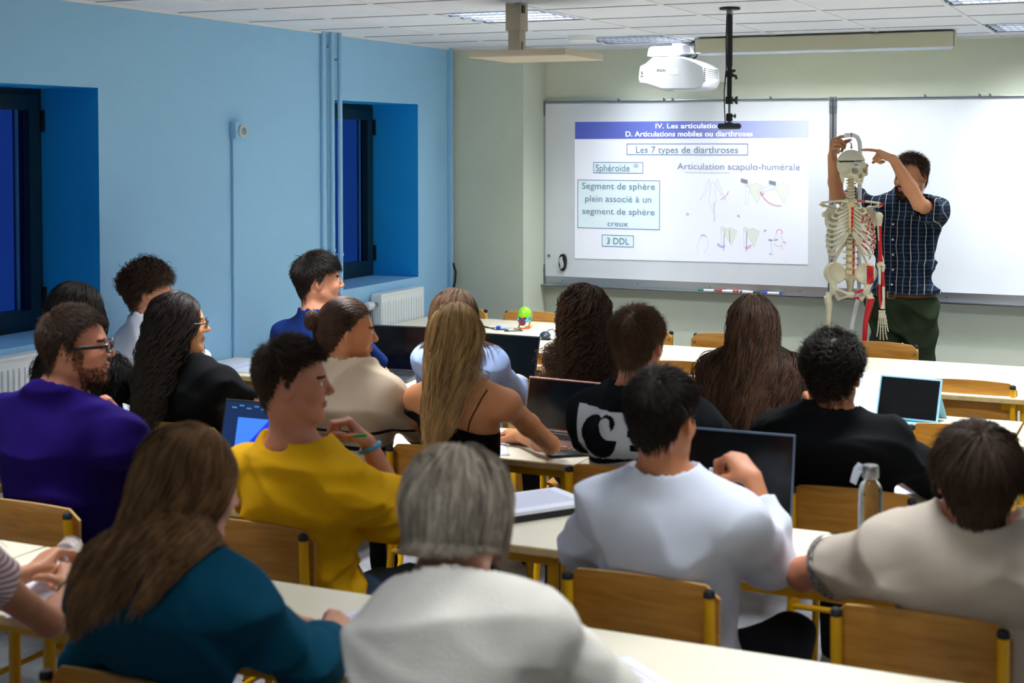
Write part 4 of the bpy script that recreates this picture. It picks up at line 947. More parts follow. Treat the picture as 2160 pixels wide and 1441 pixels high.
        cm=MB(base).tube(P_,.0055,8,caps=False,flat=1.5,up=tuple(nax)); cm.build('neckband',D['topmat'] if not isinstance(D['topmat'],list) else D['topmat'][0],t)
    D['_t']=t; D['_base']=base; D['_body']=body; D['_shirt']=shirt; D['_G']=G; D['_bF']=bodyF; D['_F']=F; D['_R']=R; D['_tips']=tips; D['_at']=at; D['_TR']=TR
    # ---- trousers
    if 'legs' not in D:
        P=np.array(D['pel'],float); fw=D.get('face',0); c,s_=math.cos(fw),math.sin(fw); kn=D.get('knee',.42); Tq=Fld()
        fy=np.array((-s_,c,0)); fx=np.array((c,s_,0)); Tq.ell(P+np.array((0,0,-.02)),(.165*w+.004,.13,.095),None,k=.03)
        lw=D.get('legw',.075); spl=D.get('spl',(.12,.12))
        feet=[]
        for q,sp in ((-1,spl[0]),(1,spl[1])):
            a=P+fx*.085*q+np.array((0,0,-.03)); b=P+fy*kn+fx*q*sp; b[2]=.50; e=b+fy*.03; e[2]=.11
            Tq.cone(a,b,.085*w,lw*.88,k=.03); Tq.cone(b,e,lw*.82,.05,k=.03); feet.append(e)
        Tq.fn(folds(.005,5))
        lo3=P-np.array((.35,.35,.5)); hi3=P+np.array((.35,.65,.14)); lo3[2]=.07
        if fw: lo3[1]-=.3
        skin('trousers',Tq,lo3,hi3,.012,[D.get('legmat') or cloth('dark_jeans','#23262e')],t,base)
        for e in feet:
            X=Fld(); X.ell(e+fy*.07+np.array((0,0,-.07)),(.045,.13,.042),np.stack([fx,fy,np.array((0,0,1.))],1),k=.03); X.cone(e,e+np.array((0,0,-.06)),.042,.045,k=.04); X.plane((0,0,.002),(0,0,-1),k=.01,op='&')
            skin('shoe',X,e-np.array((.16,.16,.14)),e+np.array((.16,.24,.06)),.009,[D.get('shoemat') or mat('shoe_white','#cfccc6',.6)],t,base)
    return t
def do_hair(D,mt,name='hair',**k):
    return hair(name,D['H'],D['_R'],mt,D['_t'],D['_base'],D['_bF'],headF=D['_F'],**k)
def part(D,mb,name,mats,**k):
    mb.off=np.zeros(3); mb.v=[tuple(np.array(p)-D['_base']) for p in mb.v]; return mb.build(name,mats,D['_t'],**k)
HB=hair_mat('hair_black','#17120f','#2a211c',.35); HDB=hair_mat('hair_dark_brown','#1f1510','#5c4232'); HBR=hair_mat('hair_brown','#33241a','#6b4e36')
HLB=hair_mat('hair_light_brown','#2f1f14','#b58558'); HBL=hair_mat('hair_blonde','#5a4128','#d4aa6e'); HASH=hair_mat('hair_ash','#54473b','#d6c8b4'); HSH=hair_mat('hair_short_brown','#2b1f18','#4b382b')
relax=((25,35,20),(28,38,22),(30,40,25),(35,45,25)); fist=((70,80,40),(75,85,40),(78,85,40),(80,85,40))
# ---- nearest row
D=dict(chair=2.25,topz=1.322,pad=.014,sh=(.0,-.01),H=(-1.773,2.33,1.228),pitch=-12,yaw=25,SL=(-1.895,2.25,1.0),SR=(-1.63,2.27,1.0),N=(-1.775,2.235,1.075),pel=(-1.80,2.16,.56),ER=(-1.575,2.44,.83),WR=(-1.645,2.66,.80),KR=(-1.672,2.738,.825),
 EL=(-2.03,2.34,.80),WL=(-1.87,2.69,.795),KL=(-1.79,2.745,.81),fem=True,w=.95,bulk=1.08,skin=('pale','#d49a7e'),topmat=cloth('teal','#0c4a62',bs=300,bump=.5),topname='sweater',sleeve=1.75,sleeve_r=.022,slack=.026,fold=.010,
 handR=dict(B=(.5,0,.9),curl=((45,50,30),(55,60,30),(60,65,35),(65,70,35)),tdown=.8),handL=dict(B=(-.1,.1,1),curl=((20,25,15),(25,30,20),(35,40,20),(45,45,25)),tdown=.6),h=.0055,spl=(.1,.1),seed=2)
person('person','person in a teal sweater with long straight brown hair, writing at the nearest table',D); PT=D
do_hair(D,HLB,kind='long',N=3600,L=.50,r=.0016,S=22,thick=.013,lift=.05,Lvar=.22,ztip=.945,part=.015,target=(-1.84,2.1,0),tlen=1.6,curl=.006,wave=.22,seed=2)
b=MB(); W_=np.array(D['WR']); ax=nrm(np.array(D['KR'])-np.array(D['ER'])); 
def bracelet(W,ax,r,th,mt,D,name='bracelet',n=28):
    ax=nrm(ax); u=nrm(np.cross(ax,(0,0,1.))); v=np.cross(ax,u); P=[np.array(W)+r*(u*math.cos(a)+v*math.sin(a)) for a in np.linspace(0,2*math.pi,n)]; m=MB().tube(P,th,8,caps=False); return part(D,m,name,mt)
bracelet(W_+ax*.0,ax,.0275,.0045,mat('bracelet_turquoise','#5fa8b8',.5),D); bracelet(W_-ax*.012,ax,.028,.003,mat('bracelet_grey','#667b8c',.5),D)
D=dict(chair=2.02,topz=1.342,pad=.02,sh=(.0,-.0),H=(-1.161,2.30,1.235),pitch=-8,SL=(-1.215,2.22,1.03),SR=(-1.02,2.25,1.035),N=(-1.15,2.21,1.085),pel=(-1.13,2.12,.56),ER=(-.905,2.40,.86),WR=(-1.0,2.62,.80),EL=(-1.285,2.36,.86),WL=(-1.20,2.60,.80),fem=True,w=.88,bulk=1.1,
 skin=('pale',''),topmat=cloth('cream_knit','#ebe5da',bs=260,bump=.9,var=.08),topname='sweater',sleeve=1.9,sleeve_r=.030,slack=.026,fold=.008,fscale=1.1,neck=(.07,.01,0),seed=11,h=.006)
def puff(G,D):
    for S in (D['SL'],D['SR']): 
        if S[0]>-1.15: G.ell(np.array(S)+np.array((.035,-.0,.005)),(.075,.07,.065),None,k=.02)
D['gextra']=[puff]
person('person','person in a cream knitted sweater with a grey blond bob, nearest the camera',D)
do_hair(D,HASH,kind='long',N=3400,L=.245,r=.0016,S=14,thick=.020,lift=.08,Lvar=.08,ztip=1.158,part=-.01,target=(-1.16,2.25,0),tlen=.9,curl=.003,wave=.16,seed=4,fall=1.2)
D=dict(chair=2.03,H=(-2.50,2.30,1.20),yaw=10,SL=(-2.66,2.25,1.0),SR=(-2.36,2.28,1.0),N=(-2.52,2.24,1.07),pel=(-2.44,2.16,.57),ER=(-2.285,2.49,.80),WR=(-2.40,2.70,.80),KR=(-2.462,2.765,.832),EL=(-2.64,2.50,.79),WL=(-2.565,2.74,.81),KL=(-2.57,2.82,.845),
 fem=True,w=.95,skin=('tan','#c98a66'),topname='striped_t_shirt',sleeve=.50,sleeve_r=.020,slack=.02,handR=dict(B=(.8,-.1,.5),curl=fist,tdown=.6),handL=dict(B=(-.2,-.3,.9),curl=((40,40,20),(42,42,20),(45,45,20),(50,45,20)),tdown=.9),legmat=cloth('washed_denim','#5a7392'),h=.0055,seed=6)
def stripes(name,c1,c2,scale,axis=2,duty=.5,rot=None,rough=.85):
    m=mat(name,c1,rough,spec=.2); nt=m.node_tree; L=nt.links; b=nt.nodes['Principled BSDF']; tc=nt.nodes.new('ShaderNodeTexCoord'); sp=nt.nodes.new('ShaderNodeSeparateXYZ')
    mp=nt.nodes.new('ShaderNodeMapping'); 
    if rot: mp.inputs['Rotation'].default_value=rot
    L.new(tc.outputs['Object'],mp.inputs[0]); L.new(mp.outputs[0],sp.inputs[0]); a=nt.nodes.new('ShaderNodeMath'); a.operation='MULTIPLY'; a.inputs[1].default_value=scale; L.new(sp.outputs[axis],a.inputs[0])
    f=nt.nodes.new('ShaderNodeMath'); f.operation='FRACT'; L.new(a.outputs[0],f.inputs[0]); g=nt.nodes.new('ShaderNodeMath'); g.operation='LESS_THAN'; g.inputs[1].default_value=duty; L.new(f.outputs[0],g.inputs[0])
    mx=nt.nodes.new('ShaderNodeMix'); mx.data_type='RGBA'; mx.inputs[6].default_value=lin(c1); mx.inputs[7].default_value=lin(c2); L.new(g.outputs[0],mx.inputs[0]); L.new(mx.outputs[2],b.inputs['Base Color']); return m
D['topmat']=stripes('pink_stripes','#efe4e2','#c07c80',105,2,.5,(0,-.5,0))
person('person','person in a pink and white striped t-shirt at the left edge, mostly out of frame',D); PP=D
do_hair(D,HBR,kind='long',N=1500,L=.3,r=.002,S=12,seed=8); bracelet(np.array(D['WR'])-nrm(np.array(D['WR'])-np.array(D['ER']))*.03,np.array(D['WR'])-np.array(D['ER']),.030,.003,mat('bracelet_sage','#7f9c86',.5),D)
# ---- second row
D=dict(chair=3.25,topz=1.382,sh=(.06,-.01),H=(-3.037,3.44,1.268),yaw=58,pitch=2,SL=(-3.34,3.38,1.0),SR=(-2.86,3.36,1.0),N=(-3.09,3.35,1.085),pel=(-3.09,3.36,.56),ER=(-2.93,3.68,.80),WR=(-3.06,3.66,1.0),KR=(-3.08,3.60,1.08),EL=(-3.50,3.60,.80),WL=(-3.40,3.80,.79),w=1.18,bulk=1.25,arm=1.12,
 skin=('ruddy','#c98468'),topmat=cloth('purple','#180550'),sleeve=.72,sleeve_r=.020,slack=.022,fold=.010,handR=dict(B=(.3,.9,0),curl=fist),h=.0045,seed=9,neck=(.072,.012,0))
person('person','person in a purple t-shirt with black glasses and a beard at the left edge',D)
do_hair(D,HSH,N=4200,L=.028,r=.0010,lift=.4,thick=.005,shrink=.3,comb=(0,.8,.2),seed=3,line='high',scalp_s=1.0)
selb=lambda q:(q[:,2]<-.058)&(q[:,1]>.015)&(q[:,2]>-.13)&~((np.abs(q[:,0])<.024)&(q[:,2]>-.078)&(q[:,2]<-.05)&(q[:,1]>.07))|((np.abs(q[:,0])>.05)&(q[:,2]<.0)&(q[:,2]>-.06)&(q[:,1]>.0)&(q[:,1]<.03))
beard('beard',D['_body'],D['H'],D['_R'],hair_mat('beard_brown','#3a281c','#5e4330'),D['_t'],D['_base'],selb,N=2600,L=.007,r=.0008)
def glasses(D,mt,th=.0028,lens=True):
    H=np.array(D['H']); R=D['_R']; s=D.get('hs',.97); L=lambda x,y,z: H+R@(np.array((x,y,z))*s)
    for q in (-1,1):
        P=[L(q*.033+.024*math.cos(a)*(1-.1*abs(math.sin(a))),.110-.006*abs(q*.033+.024*math.cos(a))/.05,.0+.018*math.sin(a)*(1+.0*abs(math.cos(a)))) for a in np.linspace(0,2*math.pi,29)]
        part(D,MB().tube(P,th,8,caps=False),'glasses_rim',mt)
        part(D,MB().tube([L(q*.058,.104,.006),L(q*.078,.09,.006),L(q*.084,.03,.006),L(q*.083,-.01,.002),L(q*.080,-.03,-.015)],th,8,flat=1.6,up=(0,0,1)),'glasses_temple',mt)
    part(D,MB().tube([L(-.010,.111,.003),L(0,.115,.006),L(.010,.111,.003)],th,8),'glasses_bridge',mt)
glasses(D,mat('glasses_black','#15161a',.3),.0036)
D=dict(chair=3.34,topz=1.334,sh=(.06,-.045),H=(-2.245,3.42,1.215),yaw=62,pitch=-2,SL=(-2.44,3.42,.965),SR=(-2.075,3.36,.965),N=(-2.245,3.375,1.045),pel=(-2.27,3.42,.56),ER=(-2.035,3.66,.795),WR=(-2.118,3.61,1.01),KR=(-2.165,3.575,1.085),EL=(-2.50,3.62,.79),WL=(-2.39,3.82,.79),KL=(-2.325,3.885,.80),w=1.03,bulk=1.1,
 skin=('tan2','#bf7f62'),topmat=cloth('yellow','#dba411'),sleeve=.80,sleeve_r=.030,slack=.022,fold=.012,fscale=1.2,handR=dict(B=(.75,.5,.35),curl=((55,60,35),(60,65,35),(65,70,35),(70,75,35)),thumb=(15,15,10)),handL=dict(B=(0,0,1),curl=relax),h=.0045,seed=12,neck=(.066,.0,0),legmat=cloth('washed_denim',''))
person('person','person in a mustard yellow t-shirt holding an orange pen to the mouth',D); PY=D
do_hair(D,HSH,N=4600,L=.030,r=.0010,lift=.5,thick=.005,shrink=.12,comb=(0,.9,.3),seed=5)
bracelet(np.array(D['WR'])-nrm(np.array(D['WR'])-np.array(D['ER']))*.018,np.array(D['WR'])-np.array(D['ER']),.031,.006,mat('bracelet_blue','#3b8fb4',.6),D)
N_=np.array(D['N']); P=[N_+D['_R'].T@np.zeros(3)+np.array((.064*math.cos(a),.064*math.sin(a)+.012,.028-.022*math.sin(a))) for a in np.linspace(0,2*math.pi,40)]
part(D,MB().tube(P,.0014,6,caps=False),'necklace',M['steel'])
D=dict(chair=3.32,topz=1.32,pad=.016,sh=(.07,-.035),H=(-1.159,3.42,1.205),yaw=8,pitch=-3,SL=(-1.315,3.36,.98),SR=(-.985,3.38,.98),N=(-1.155,3.36,1.05),pel=(-1.16,3.42,.56),ER=(-.925,3.60,.80),WR=(-.995,3.665,1.0),KR=(-1.055,3.70,1.05),EL=(-1.41,3.52,.80),WL=(-1.32,3.78,.80),w=1.0,bulk=1.05,
 skin=('olive','#bb7a56'),topmat=cloth('white','#cfd4e2'),topname='sweatshirt',sleeve=1.78,sleeve_r=.020,slack=.024,fold=.010,handR=dict(B=(.35,-.25,.9),curl=((60,60,30),(65,65,30),(70,70,30),(75,75,30)),thumb=(15,20,10),tdown=.9),h=.005,seed=14,neck=(.064,.036,0),legmat=cloth('black_trousers','#1b1e26'),spl=(.1,.2))
person('person','person in a white sweatshirt with short black hair at the large laptop',D); PW=D
do_hair(D,HB,N=4600,L=.040,r=.0011,lift=.3,thick=.009,shrink=.12,comb=(.25,.6,.1),seed=7)
D=dict(chair=3.315,topz=1.254,pad=.02,sh=(.06,-.035),H=(-.404,3.38,1.165),yaw=-12,pitch=-4,SL=(-.60,3.34,.955),SR=(-.235,3.30,.955),N=(-.41,3.33,1.02),pel=(-.42,3.40,.56),EL=(-.845,3.585,.79),WL=(-.74,3.86,.79),ER=(-.16,3.52,.80),WR=(-.28,3.80,.79),w=1.06,bulk=1.15,arm=1.12,
 skin=('olive2','#b8755a'),topmat=cloth('greige','#aea295'),sleeve=.60,sleeve_r=.018,slack=.022,fold=.010,h=.006,seed=15,neck=(.066,.03,0),legmat=cloth('dark_trousers','#2b2a28'))
person('person','person in a beige t-shirt with straight brown hair at the lower right corner',D)
do_hair(D,HSH,N=7500,L=.075,r=.0014,lift=.12,thick=.016,shrink=.45,comb=(0,.2,-.3),S=10,seed=9,scalp_s=.985)
S_,E_=np.array(D['SL']),np.array(D['EL']); e=S_+(E_-S_)*.585; ax=nrm(E_-S_); u=nrm(np.cross(ax,(0,0,1.))); v=np.cross(ax,u)
m=MB(); n=36
for k in (0,1): m.v+=[tuple(e+ax*(-.012+.028*k)+0.080*(u*math.cos(2*math.pi*i/n)+v*math.sin(2*math.pi*i/n))) for i in range(n)]
for i in range(n): m.f.append((i,(i+1)%n,n+(i+1)%n,n+i)); m.m.append(0)
cb=mat('sleeve_band','#1c1c1e',.8,var=.9,vscale=90,col2='#8d8a84'); part(D,m,'sleeve_band',cb)
# ---- third row
D=dict(chair=4.42,topz=1.335,sh=(.05,-.0),H=(-3.932,4.47,1.195),yaw=18,SL=(-4.10,4.45,.94),SR=(-3.76,4.42,.95),N=(-3.935,4.40,1.03),pel=(-3.94,4.50,.56),ER=(-3.70,4.68,.80),WR=(-3.86,4.78,.83),EL=(-4.16,4.66,.80),WL=(-4.05,4.85,.79),fem=True,w=.95,skin=('pale2','#cf9a7c'),topmat=cloth('black','#08090b'),sleeve=.6,slack=.018,h=.008,ch=.009,handR=dict(B=(0,.5,.5),curl=relax))
person('person','person with long wavy black hair half hidden behind the purple t-shirt',D)
do_hair(D,HB,kind='long',N=3000,L=.42,r=.0020,S=20,thick=.018,lift=.08,ztip=.89,part=0,curl=.010,wave=.12,seed=12)
D=dict(chair=4.42,topz=1.318,pad=.016,sh=(.06,.0),H=(-3.452,4.48,1.185),yaw=52,SL=(-3.625,4.47,.955),SR=(-3.285,4.44,.965),N=(-3.46,4.42,1.03),pel=(-3.46,4.50,.56),ER=(-3.20,4.70,.83),WR=(-3.28,4.90,.80),EL=(-3.72,4.66,.81),WL=(-3.62,4.88,.79),KR=(-3.33,4.97,.79),fem=True,w=.97,skin=('tan3','#c08458'),topmat=cloth('black',''),sleeve=.62,slack=.018,h=.0055,handR=dict(B=(0,.0,1),curl=relax),seed=17)
person('person','person with long wavy black hair and glasses in a black t-shirt',D)
do_hair(D,HB,kind='long',N=3600,L=.50,r=.0019,S=24,thick=.017,lift=.08,ztip=.85,part=0,curl=.012,wave=.11,seed=13,target=(-3.52,4.2,0),tlen=.8); glasses(D,mat('glasses_brown','#3a2a28',.3),.0018)
D=dict(chair=4.45,topz=1.315,pad=.008,sh=(.06,-.0),H=(-2.733,4.52,1.20),yaw=48,pitch=-4,SL=(-2.895,4.48,.96),SR=(-2.575,4.45,.955),N=(-2.74,4.44,1.03),pel=(-2.75,4.50,.56),ER=(-2.50,4.68,.82),WR=(-2.60,4.88,.79),EL=(-2.98,4.66,.81),WL=(-2.88,4.88,.79),fem=True,w=.98,bulk=1.08,skin=('warm','#bb7c52'),topname='sweater',sleeve=1.7,sleeve_r=.026,slack=.028,fold=.009,h=.0055,seed=19)
st=mat('oat_stripes','#b9a791',.85,spec=.2,bump=.4,bscale=300); nt=st.node_tree; b_=nt.nodes['Principled BSDF']; tc=nt.nodes.new('ShaderNodeTexCoord'); sp=nt.nodes.new('ShaderNodeSeparateXYZ'); rp=nt.nodes.new('ShaderNodeValToRGB'); rp.color_ramp.interpolation='CONSTANT'
nt.links.new(tc.outputs['Object'],sp.inputs[0]); nt.links.new(sp.outputs[2],rp.inputs[0]); el=rp.color_ramp.elements; el[0].color=lin('#b9a791'); el[1].position=.845; el[1].color=lin('#b9a791'); blk=lin('#15161a')
for z in (.60,.655,.71,.765,.83):
    e1=el.new(z); e1.color=blk; e2=el.new(z+.013); e2.color=lin('#b9a791')
nt.links.new(rp.outputs[0],b_.inputs['Base Color']); D['topmat']=st
person('person','person in an oat coloured sweater with black stripes and a low hair bun',D)
do_hair(D,HDB,N=4800,L=.075,r=.0015,lift=.04,thick=.005,to=(0,-.118,.0),line='long',S=10,seed=15)
H_=np.array(D['H']); R_=D['_R']; bc=H_+R_@np.array((0,-.132,.035)); m=MB()
rg=np.random.default_rng(4); A=[]
for i in range(700):
    a0=rg.random()*6.28; tilt=rg.normal()*.5; rr=.030*(.6+.5*rg.random()); th=np.linspace(0,2.6,8); n1=nrm(rg.normal(size=3)); n2=nrm(np.cross(n1,rg.normal(size=3)))
    A.append([bc+R_@(rr*(n1*math.cos(q)+n2*math.sin(q))*np.array((1,.85,1.15))) for q in th])
A=np.array(A); V,Fq=tubes(A,np.ones(A.shape[:2])*.0016); sph=MB().ball(bc,(.028,.024,.032),16); 
link('hair_bun',raw_mesh('hair_bun',np.concatenate([V,np.array(sph.v)])-D['_base'],[tuple(x) for x in Fq]+[tuple(i+len(V) for i in f) for f in sph.f],HDB),D['_t'])
D=dict(chair=4.455,topz=1.334,pad=.016,sh=(.05,-.02),H=(-2.26,4.46,1.235),yaw=6,pitch=-2,SL=(-2.425,4.44,.99),SR=(-2.075,4.42,1.0),N=(-2.25,4.40,1.06),pel=(-2.30,4.50,.56),ER=(-2.01,4.70,.805),WR=(-2.20,4.86,.79),KR=(-2.262,4.92,.795),EL=(-2.52,4.66,.81),WL=(-2.44,4.90,.79),fem=True,w=.95,skin=('golden','#bf7f52'),topmat=cloth('black_top','#0b0b0e'),topname='camisole',collar=False,sleeve=.05,slack=.006,fold=.003,h=.005,handR=dict(B=(0,.0,1),curl=relax),legmat=cloth('khaki','#4a4a3c'),seed=21,legw=.085,spl=(.12,.2))
zc=.905
D['gcut']=[lambda G,D:G.fn(lambda P,d:np.maximum(d,P[:,2]-(.905-.03*np.sin((P[:,0]+2.26)*9)+.05*np.clip(P[:,1]-4.45,0,1))))]; D['cutsleeve']=False
person('person','person with long straight blonde hair and bare shoulders in a black camisole',D); PB=D
m=MB()
for x0,x1 in ((-2.375,-2.345),(-2.125,-2.195)):
    pts=[]
    for q in np.linspace(0,1,14):
        z=1.035-(1.035-.89)*q; x=x0+(x1-x0)*q; y=4.3; P=np.array([[x,yy,z] for yy in np.arange(4.22,4.5,.002)],f32); d=D['_F'].ev(P); k=np.argmax(d<.001); pts.append(P[k])
    m.tube(pts,.0028,6)
part(D,m,'strap',cloth('black_top',''))
do_hair(D,HBL,kind='long',N=4200,L=.46,r=.0017,S=22,thick=.013,lift=.05,Lvar=.10,ztip=.85,part=-.01,target=(-2.30,4.3,0),tlen=1.3,curl=.005,wave=.2,seed=17)
D=dict(chair=4.42,topz=1.345,pad=.018,sh=(.06,-.045),H=(-1.611,4.50,1.235),yaw=3,SL=(-1.785,4.45,1.0),SR=(-1.425,4.44,1.0),N=(-1.605,4.43,1.075),pel=(-1.61,4.50,.56),ER=(-1.37,4.66,.83),WR=(-1.50,4.88,.79),EL=(-1.84,4.66,.83),WL=(-1.72,4.88,.79),w=1.06,bulk=1.1,skin=('olive3','#bb7c5a'),topmat=cloth('black_tee','#0b0e12'),sleeve=.75,sleeve_r=.022,slack=.024,fold=.007,h=.0055,seed=23)
person('person','person in a black t-shirt with a large light grey print across the back',D)
do_hair(D,HBR,N=4600,L=.050,r=.0012,lift=.25,thick=.011,shrink=.15,comb=(.35,.7,0),seed=19)
# the print: a raster of small faces laid on the back of the shirt
def on_back(D,X,Z,y0,y1,dy=.002):
    ys=np.arange(y0,y1,.004); Y=np.full(X.shape,np.nan)
    P=np.stack(np.broadcast_arrays(X[:,None],ys[None],Z[:,None]),-1).reshape(-1,3).astype(f32); d=D['_G'].ev(P).reshape(len(X),-1)
    k=np.argmax(d<0,axis=1); okk=(d<0).any(1)&(k>0); i=np.where(okk)[0]; kk=k[i]; t=d[i,kk-1]/(d[i,kk-1]-d[i,kk]); Y[i]=ys[kk-1]+t*.004-dy
    return Y
def print_on(D,x0,x1,z0,z1,fn,step,name,mt,y0,y1):
    nx=int((x1-x0)/step)+1; nz=int((z1-z0)/step)+1; X,Z=np.meshgrid(np.linspace(x0,x1,nx),np.linspace(z0,z1,nz),indexing='ij')
    Y=on_back(D,X.ravel(),Z.ravel(),y0,y1).reshape(X.shape); U=(X-x0)/(x1-x0); Vv=(Z-z0)/(z1-z0)
    cx=(U[:-1,:-1]+U[1:,1:])/2; cz=(Vv[:-1,:-1]+Vv[1:,1:])/2; ins=fn(cx,cz)&~np.isnan(Y[:-1,:-1]+Y[1:,:-1]+Y[:-1,1:]+Y[1:,1:])
    id_=np.arange(X.size).reshape(X.shape); a=id_[:-1,:-1][ins]; b=id_[1:,:-1][ins]; c=id_[1:,1:][ins]; d=id_[:-1,1:][ins]
    V=np.stack([X.ravel(),np.nan_to_num(Y.ravel()),Z.ravel()],1)-D['_base']; use=np.unique(np.concatenate([a,b,c,d])); mp=-np.ones(X.size,int); mp[use]=np.arange(len(use))
    return link(name,raw_mesh(name,V[use],mp[np.stack([a,b,c,d],1)].astype(np.int32),mt),D['_t'])
def logo(u,v):
    # light field with a dark swelling C form, and waves underneath
    w=lambda x,z,cx,cz,rx,rz:((x-cx)/rx)**2+((z-cz)/rz)**2<1
    field=(v>.38+.10*(u-.5))&(v<.97-.08*u)
    c=w(u,v,.25,.62,.20,.26)&~((u>.30)&(v>.60)&w(u,v,.42,.80,.16,.24)); c|=w(u,v,.36,.80,.07,.10); c&=~w(u,v,.345,.80,.035,.065)
    curl=w(u,v,.33,.73,.055,.12); c&=~(curl&(u<.40))
    bars=((v>.66)&(v<.73)&(u>.55)&(u<.80))|((v>.50)&(v<.57)&(u>.58)&(u<.85))|((v>.82)&(v<.9)&(u>.62)&(u<.7))
    f=field&~c&~bars
    wave=.04*np.sin(u*5.5+.5)
    band=lambda a,b:(v+wave-.10*u>a)&(v+wave-.10*u<b)
    return f|band(.20,.29)|band(.0,.10)
print_on(D,-1.80,-1.45,.74,1.02,logo,.003,'shirt_print',cloth('print_grey','#b9bbc0'),4.22,4.6)
D=dict(chair=4.44,topz=1.298,pad=.028,sh=(.06,-.04),H=(-.974,4.50,1.205),yaw=-6,pitch=-6,SL=(-1.15,4.45,.975),SR=(-.80,4.42,.98),N=(-.975,4.42,1.045),pel=(-.95,4.50,.56),ER=(-.69,4.72,.80),WR=(-.84,4.88,.79),EL=(-1.16,4.70,.80),WL=(-1.10,4.64,.985),KL=(-1.075,4.605,1.065),w=1.08,bulk=1.18,arm=1.1,skin=('brown','#a86b48'),topmat=cloth('black',''),sleeve=.95,sleeve_r=.024,slack=.026,fold=.009,h=.005,handL=dict(B=(-.8,-.5,.2),curl=fist,thumb=(10,5,5)),seed=25,neck=(.068,.034,0))
person('person','person in a black t-shirt with short curly black hair, chin on hand',D)
do_hair(D,HB,N=4200,L=.055,r=.0014,lift=.5,thick=.012,curl=.0075,wave=.022,shrink=.18,comb=(0,.2,.1),S=14,seed=21)
N_=np.array(D['N']); P=[N_+np.array((.062*math.cos(a),.064*math.sin(a)+.014,.034-.03*math.sin(a))) for a in np.linspace(0,2*math.pi,40)]
part(D,MB().tube(P,.0028,6,caps=False),'cord_necklace',M['black'])
# ---- fourth row
D=dict(chair=5.20,topz=1.364,pad=.03,sh=(.04,-.0),H=(-4.215,5.25,1.228),yaw=40,pitch=3,SL=(-4.335,5.22,.975),SR=(-4.055,5.20,.98),N=(-4.20,5.19,1.055),pel=(-4.19,5.26,.56),ER=(-4.03,5.45,.80),WR=(-4.12,5.66,.78),EL=(-4.36,5.45,.80),WL=(-4.30,5.7,.79),w=.93,skin=('fair','#cf9274'),topmat=cloth('white_tee','#e6e9f4'),sleeve=.65,h=.0055,slack=.018,fold=.007,seed=27,neck=(.060,.02,0))
person('person','person in a white t-shirt with brown curly hair beside the blue wall',D)
do_hair(D,HDB,N=3000,L=.080,r=.0014,lift=.45,thick=.014,curl=.010,wave=.036,shrink=.3,comb=(0,.3,.1),S=16,seed=23)
part(D,MB().box(np.array(D['N'])+np.array((.015,-.066,-.02)),(.022,.002,.008)),'collar_label',M['black'])
D=dict(chair=5.46,topz=1.395,pad=.018,sh=(.05,-.0),H=(-3.486,5.52,1.255),yaw=48,pitch=0,SL=(-3.67,5.50,1.0),SR=(-3.31,5.47,1.0),N=(-3.49,5.46,1.075),pel=(-3.50,5.56,.56),ER=(-3.28,5.72,.82),WR=(-3.42,5.92,.80),EL=(-3.74,5.70,.82),WL=(-3.62,5.92,.79),w=1.03,bulk=1.1,skin=('fair2','#c98a6c'),topmat=cloth('navy','#10265c'),topname='polo_shirt',sleeve=.75,sleeve_r=.018,h=.0055,fold=.006,seed=29,neck=(.060,.045,0))
person('person','person in a navy polo shirt with short black hair before the second window',D)
do_hair(D,HB,N=4600,L=.052,r=.0012,lift=.25,thick=.012,shrink=.18,comb=(0,.9,0),seed=25)
D=dict(chair=5.46,topz=1.263,sh=(.05,0),H=(-2.775,5.48,1.150),yaw=25,SL=(-2.93,5.46,.93),SR=(-2.615,5.45,.935),N=(-2.775,5.42,.99),pel=(-2.78,5.50,.54),ER=(-2.60,5.66,.80),WR=(-2.66,5.86,.81),KR=(-2.685,5.94,.82),EL=(-3.0,5.66,.80),WL=(-2.85,5.86,.80),KL=(-2.78,5.90,.82),fem=True,w=.93,skin=('fair3','#d39f86'),topmat=cloth('pale_blue','#8fa3cc'),topname='shirt',sleeve=1.75,sleeve_r=.018,h=.0065,handR=dict(B=(.3,0,1),curl=relax),handL=dict(B=(-.3,0,1),curl=relax),seed=31)
person('person','person in a pale blue shirt with brown hair, almost hidden behind the blonde hair',D)
do_hair(D,HBR,kind='long',N=2800,L=.42,r=.0019,S=18,thick=.014,lift=.06,ztip=.95,seed=27)
D=dict(chair=5.46,topz=1.315,pad=.016,sh=(.05,-.0),H=(-2.159,5.42,1.195),yaw=4,SL=(-2.325,5.42,.955),SR=(-2.005,5.40,.955),N=(-2.165,5.37,1.02),pel=(-2.17,5.46,.55),ER=(-1.99,5.60,.80),WR=(-2.10,5.82,.79),EL=(-2.40,5.60,.80),WL=(-2.30,5.84,.79),fem=True,w=.93,skin=('fair4','#cf9272'),topmat=cloth('brown_top','#3a2a26'),topname='top',collar=False,sleeve=.05,slack=.006,fold=.003,h=.0065,seed=33,cutsleeve=False)
D['gcut']=[lambda G,D:G.fn(lambda P,d:np.maximum(d,P[:,2]-.93))]
person('person','person with long curly brown hair and bare shoulders, centre of the fourth row',D)
do_hair(D,HDB,kind='long',N=3600,L=.46,r=.0019,S=30,thick=.026,lift=.1,ztip=.93,curl=.015,wave=.075,seed=29,part=.01)
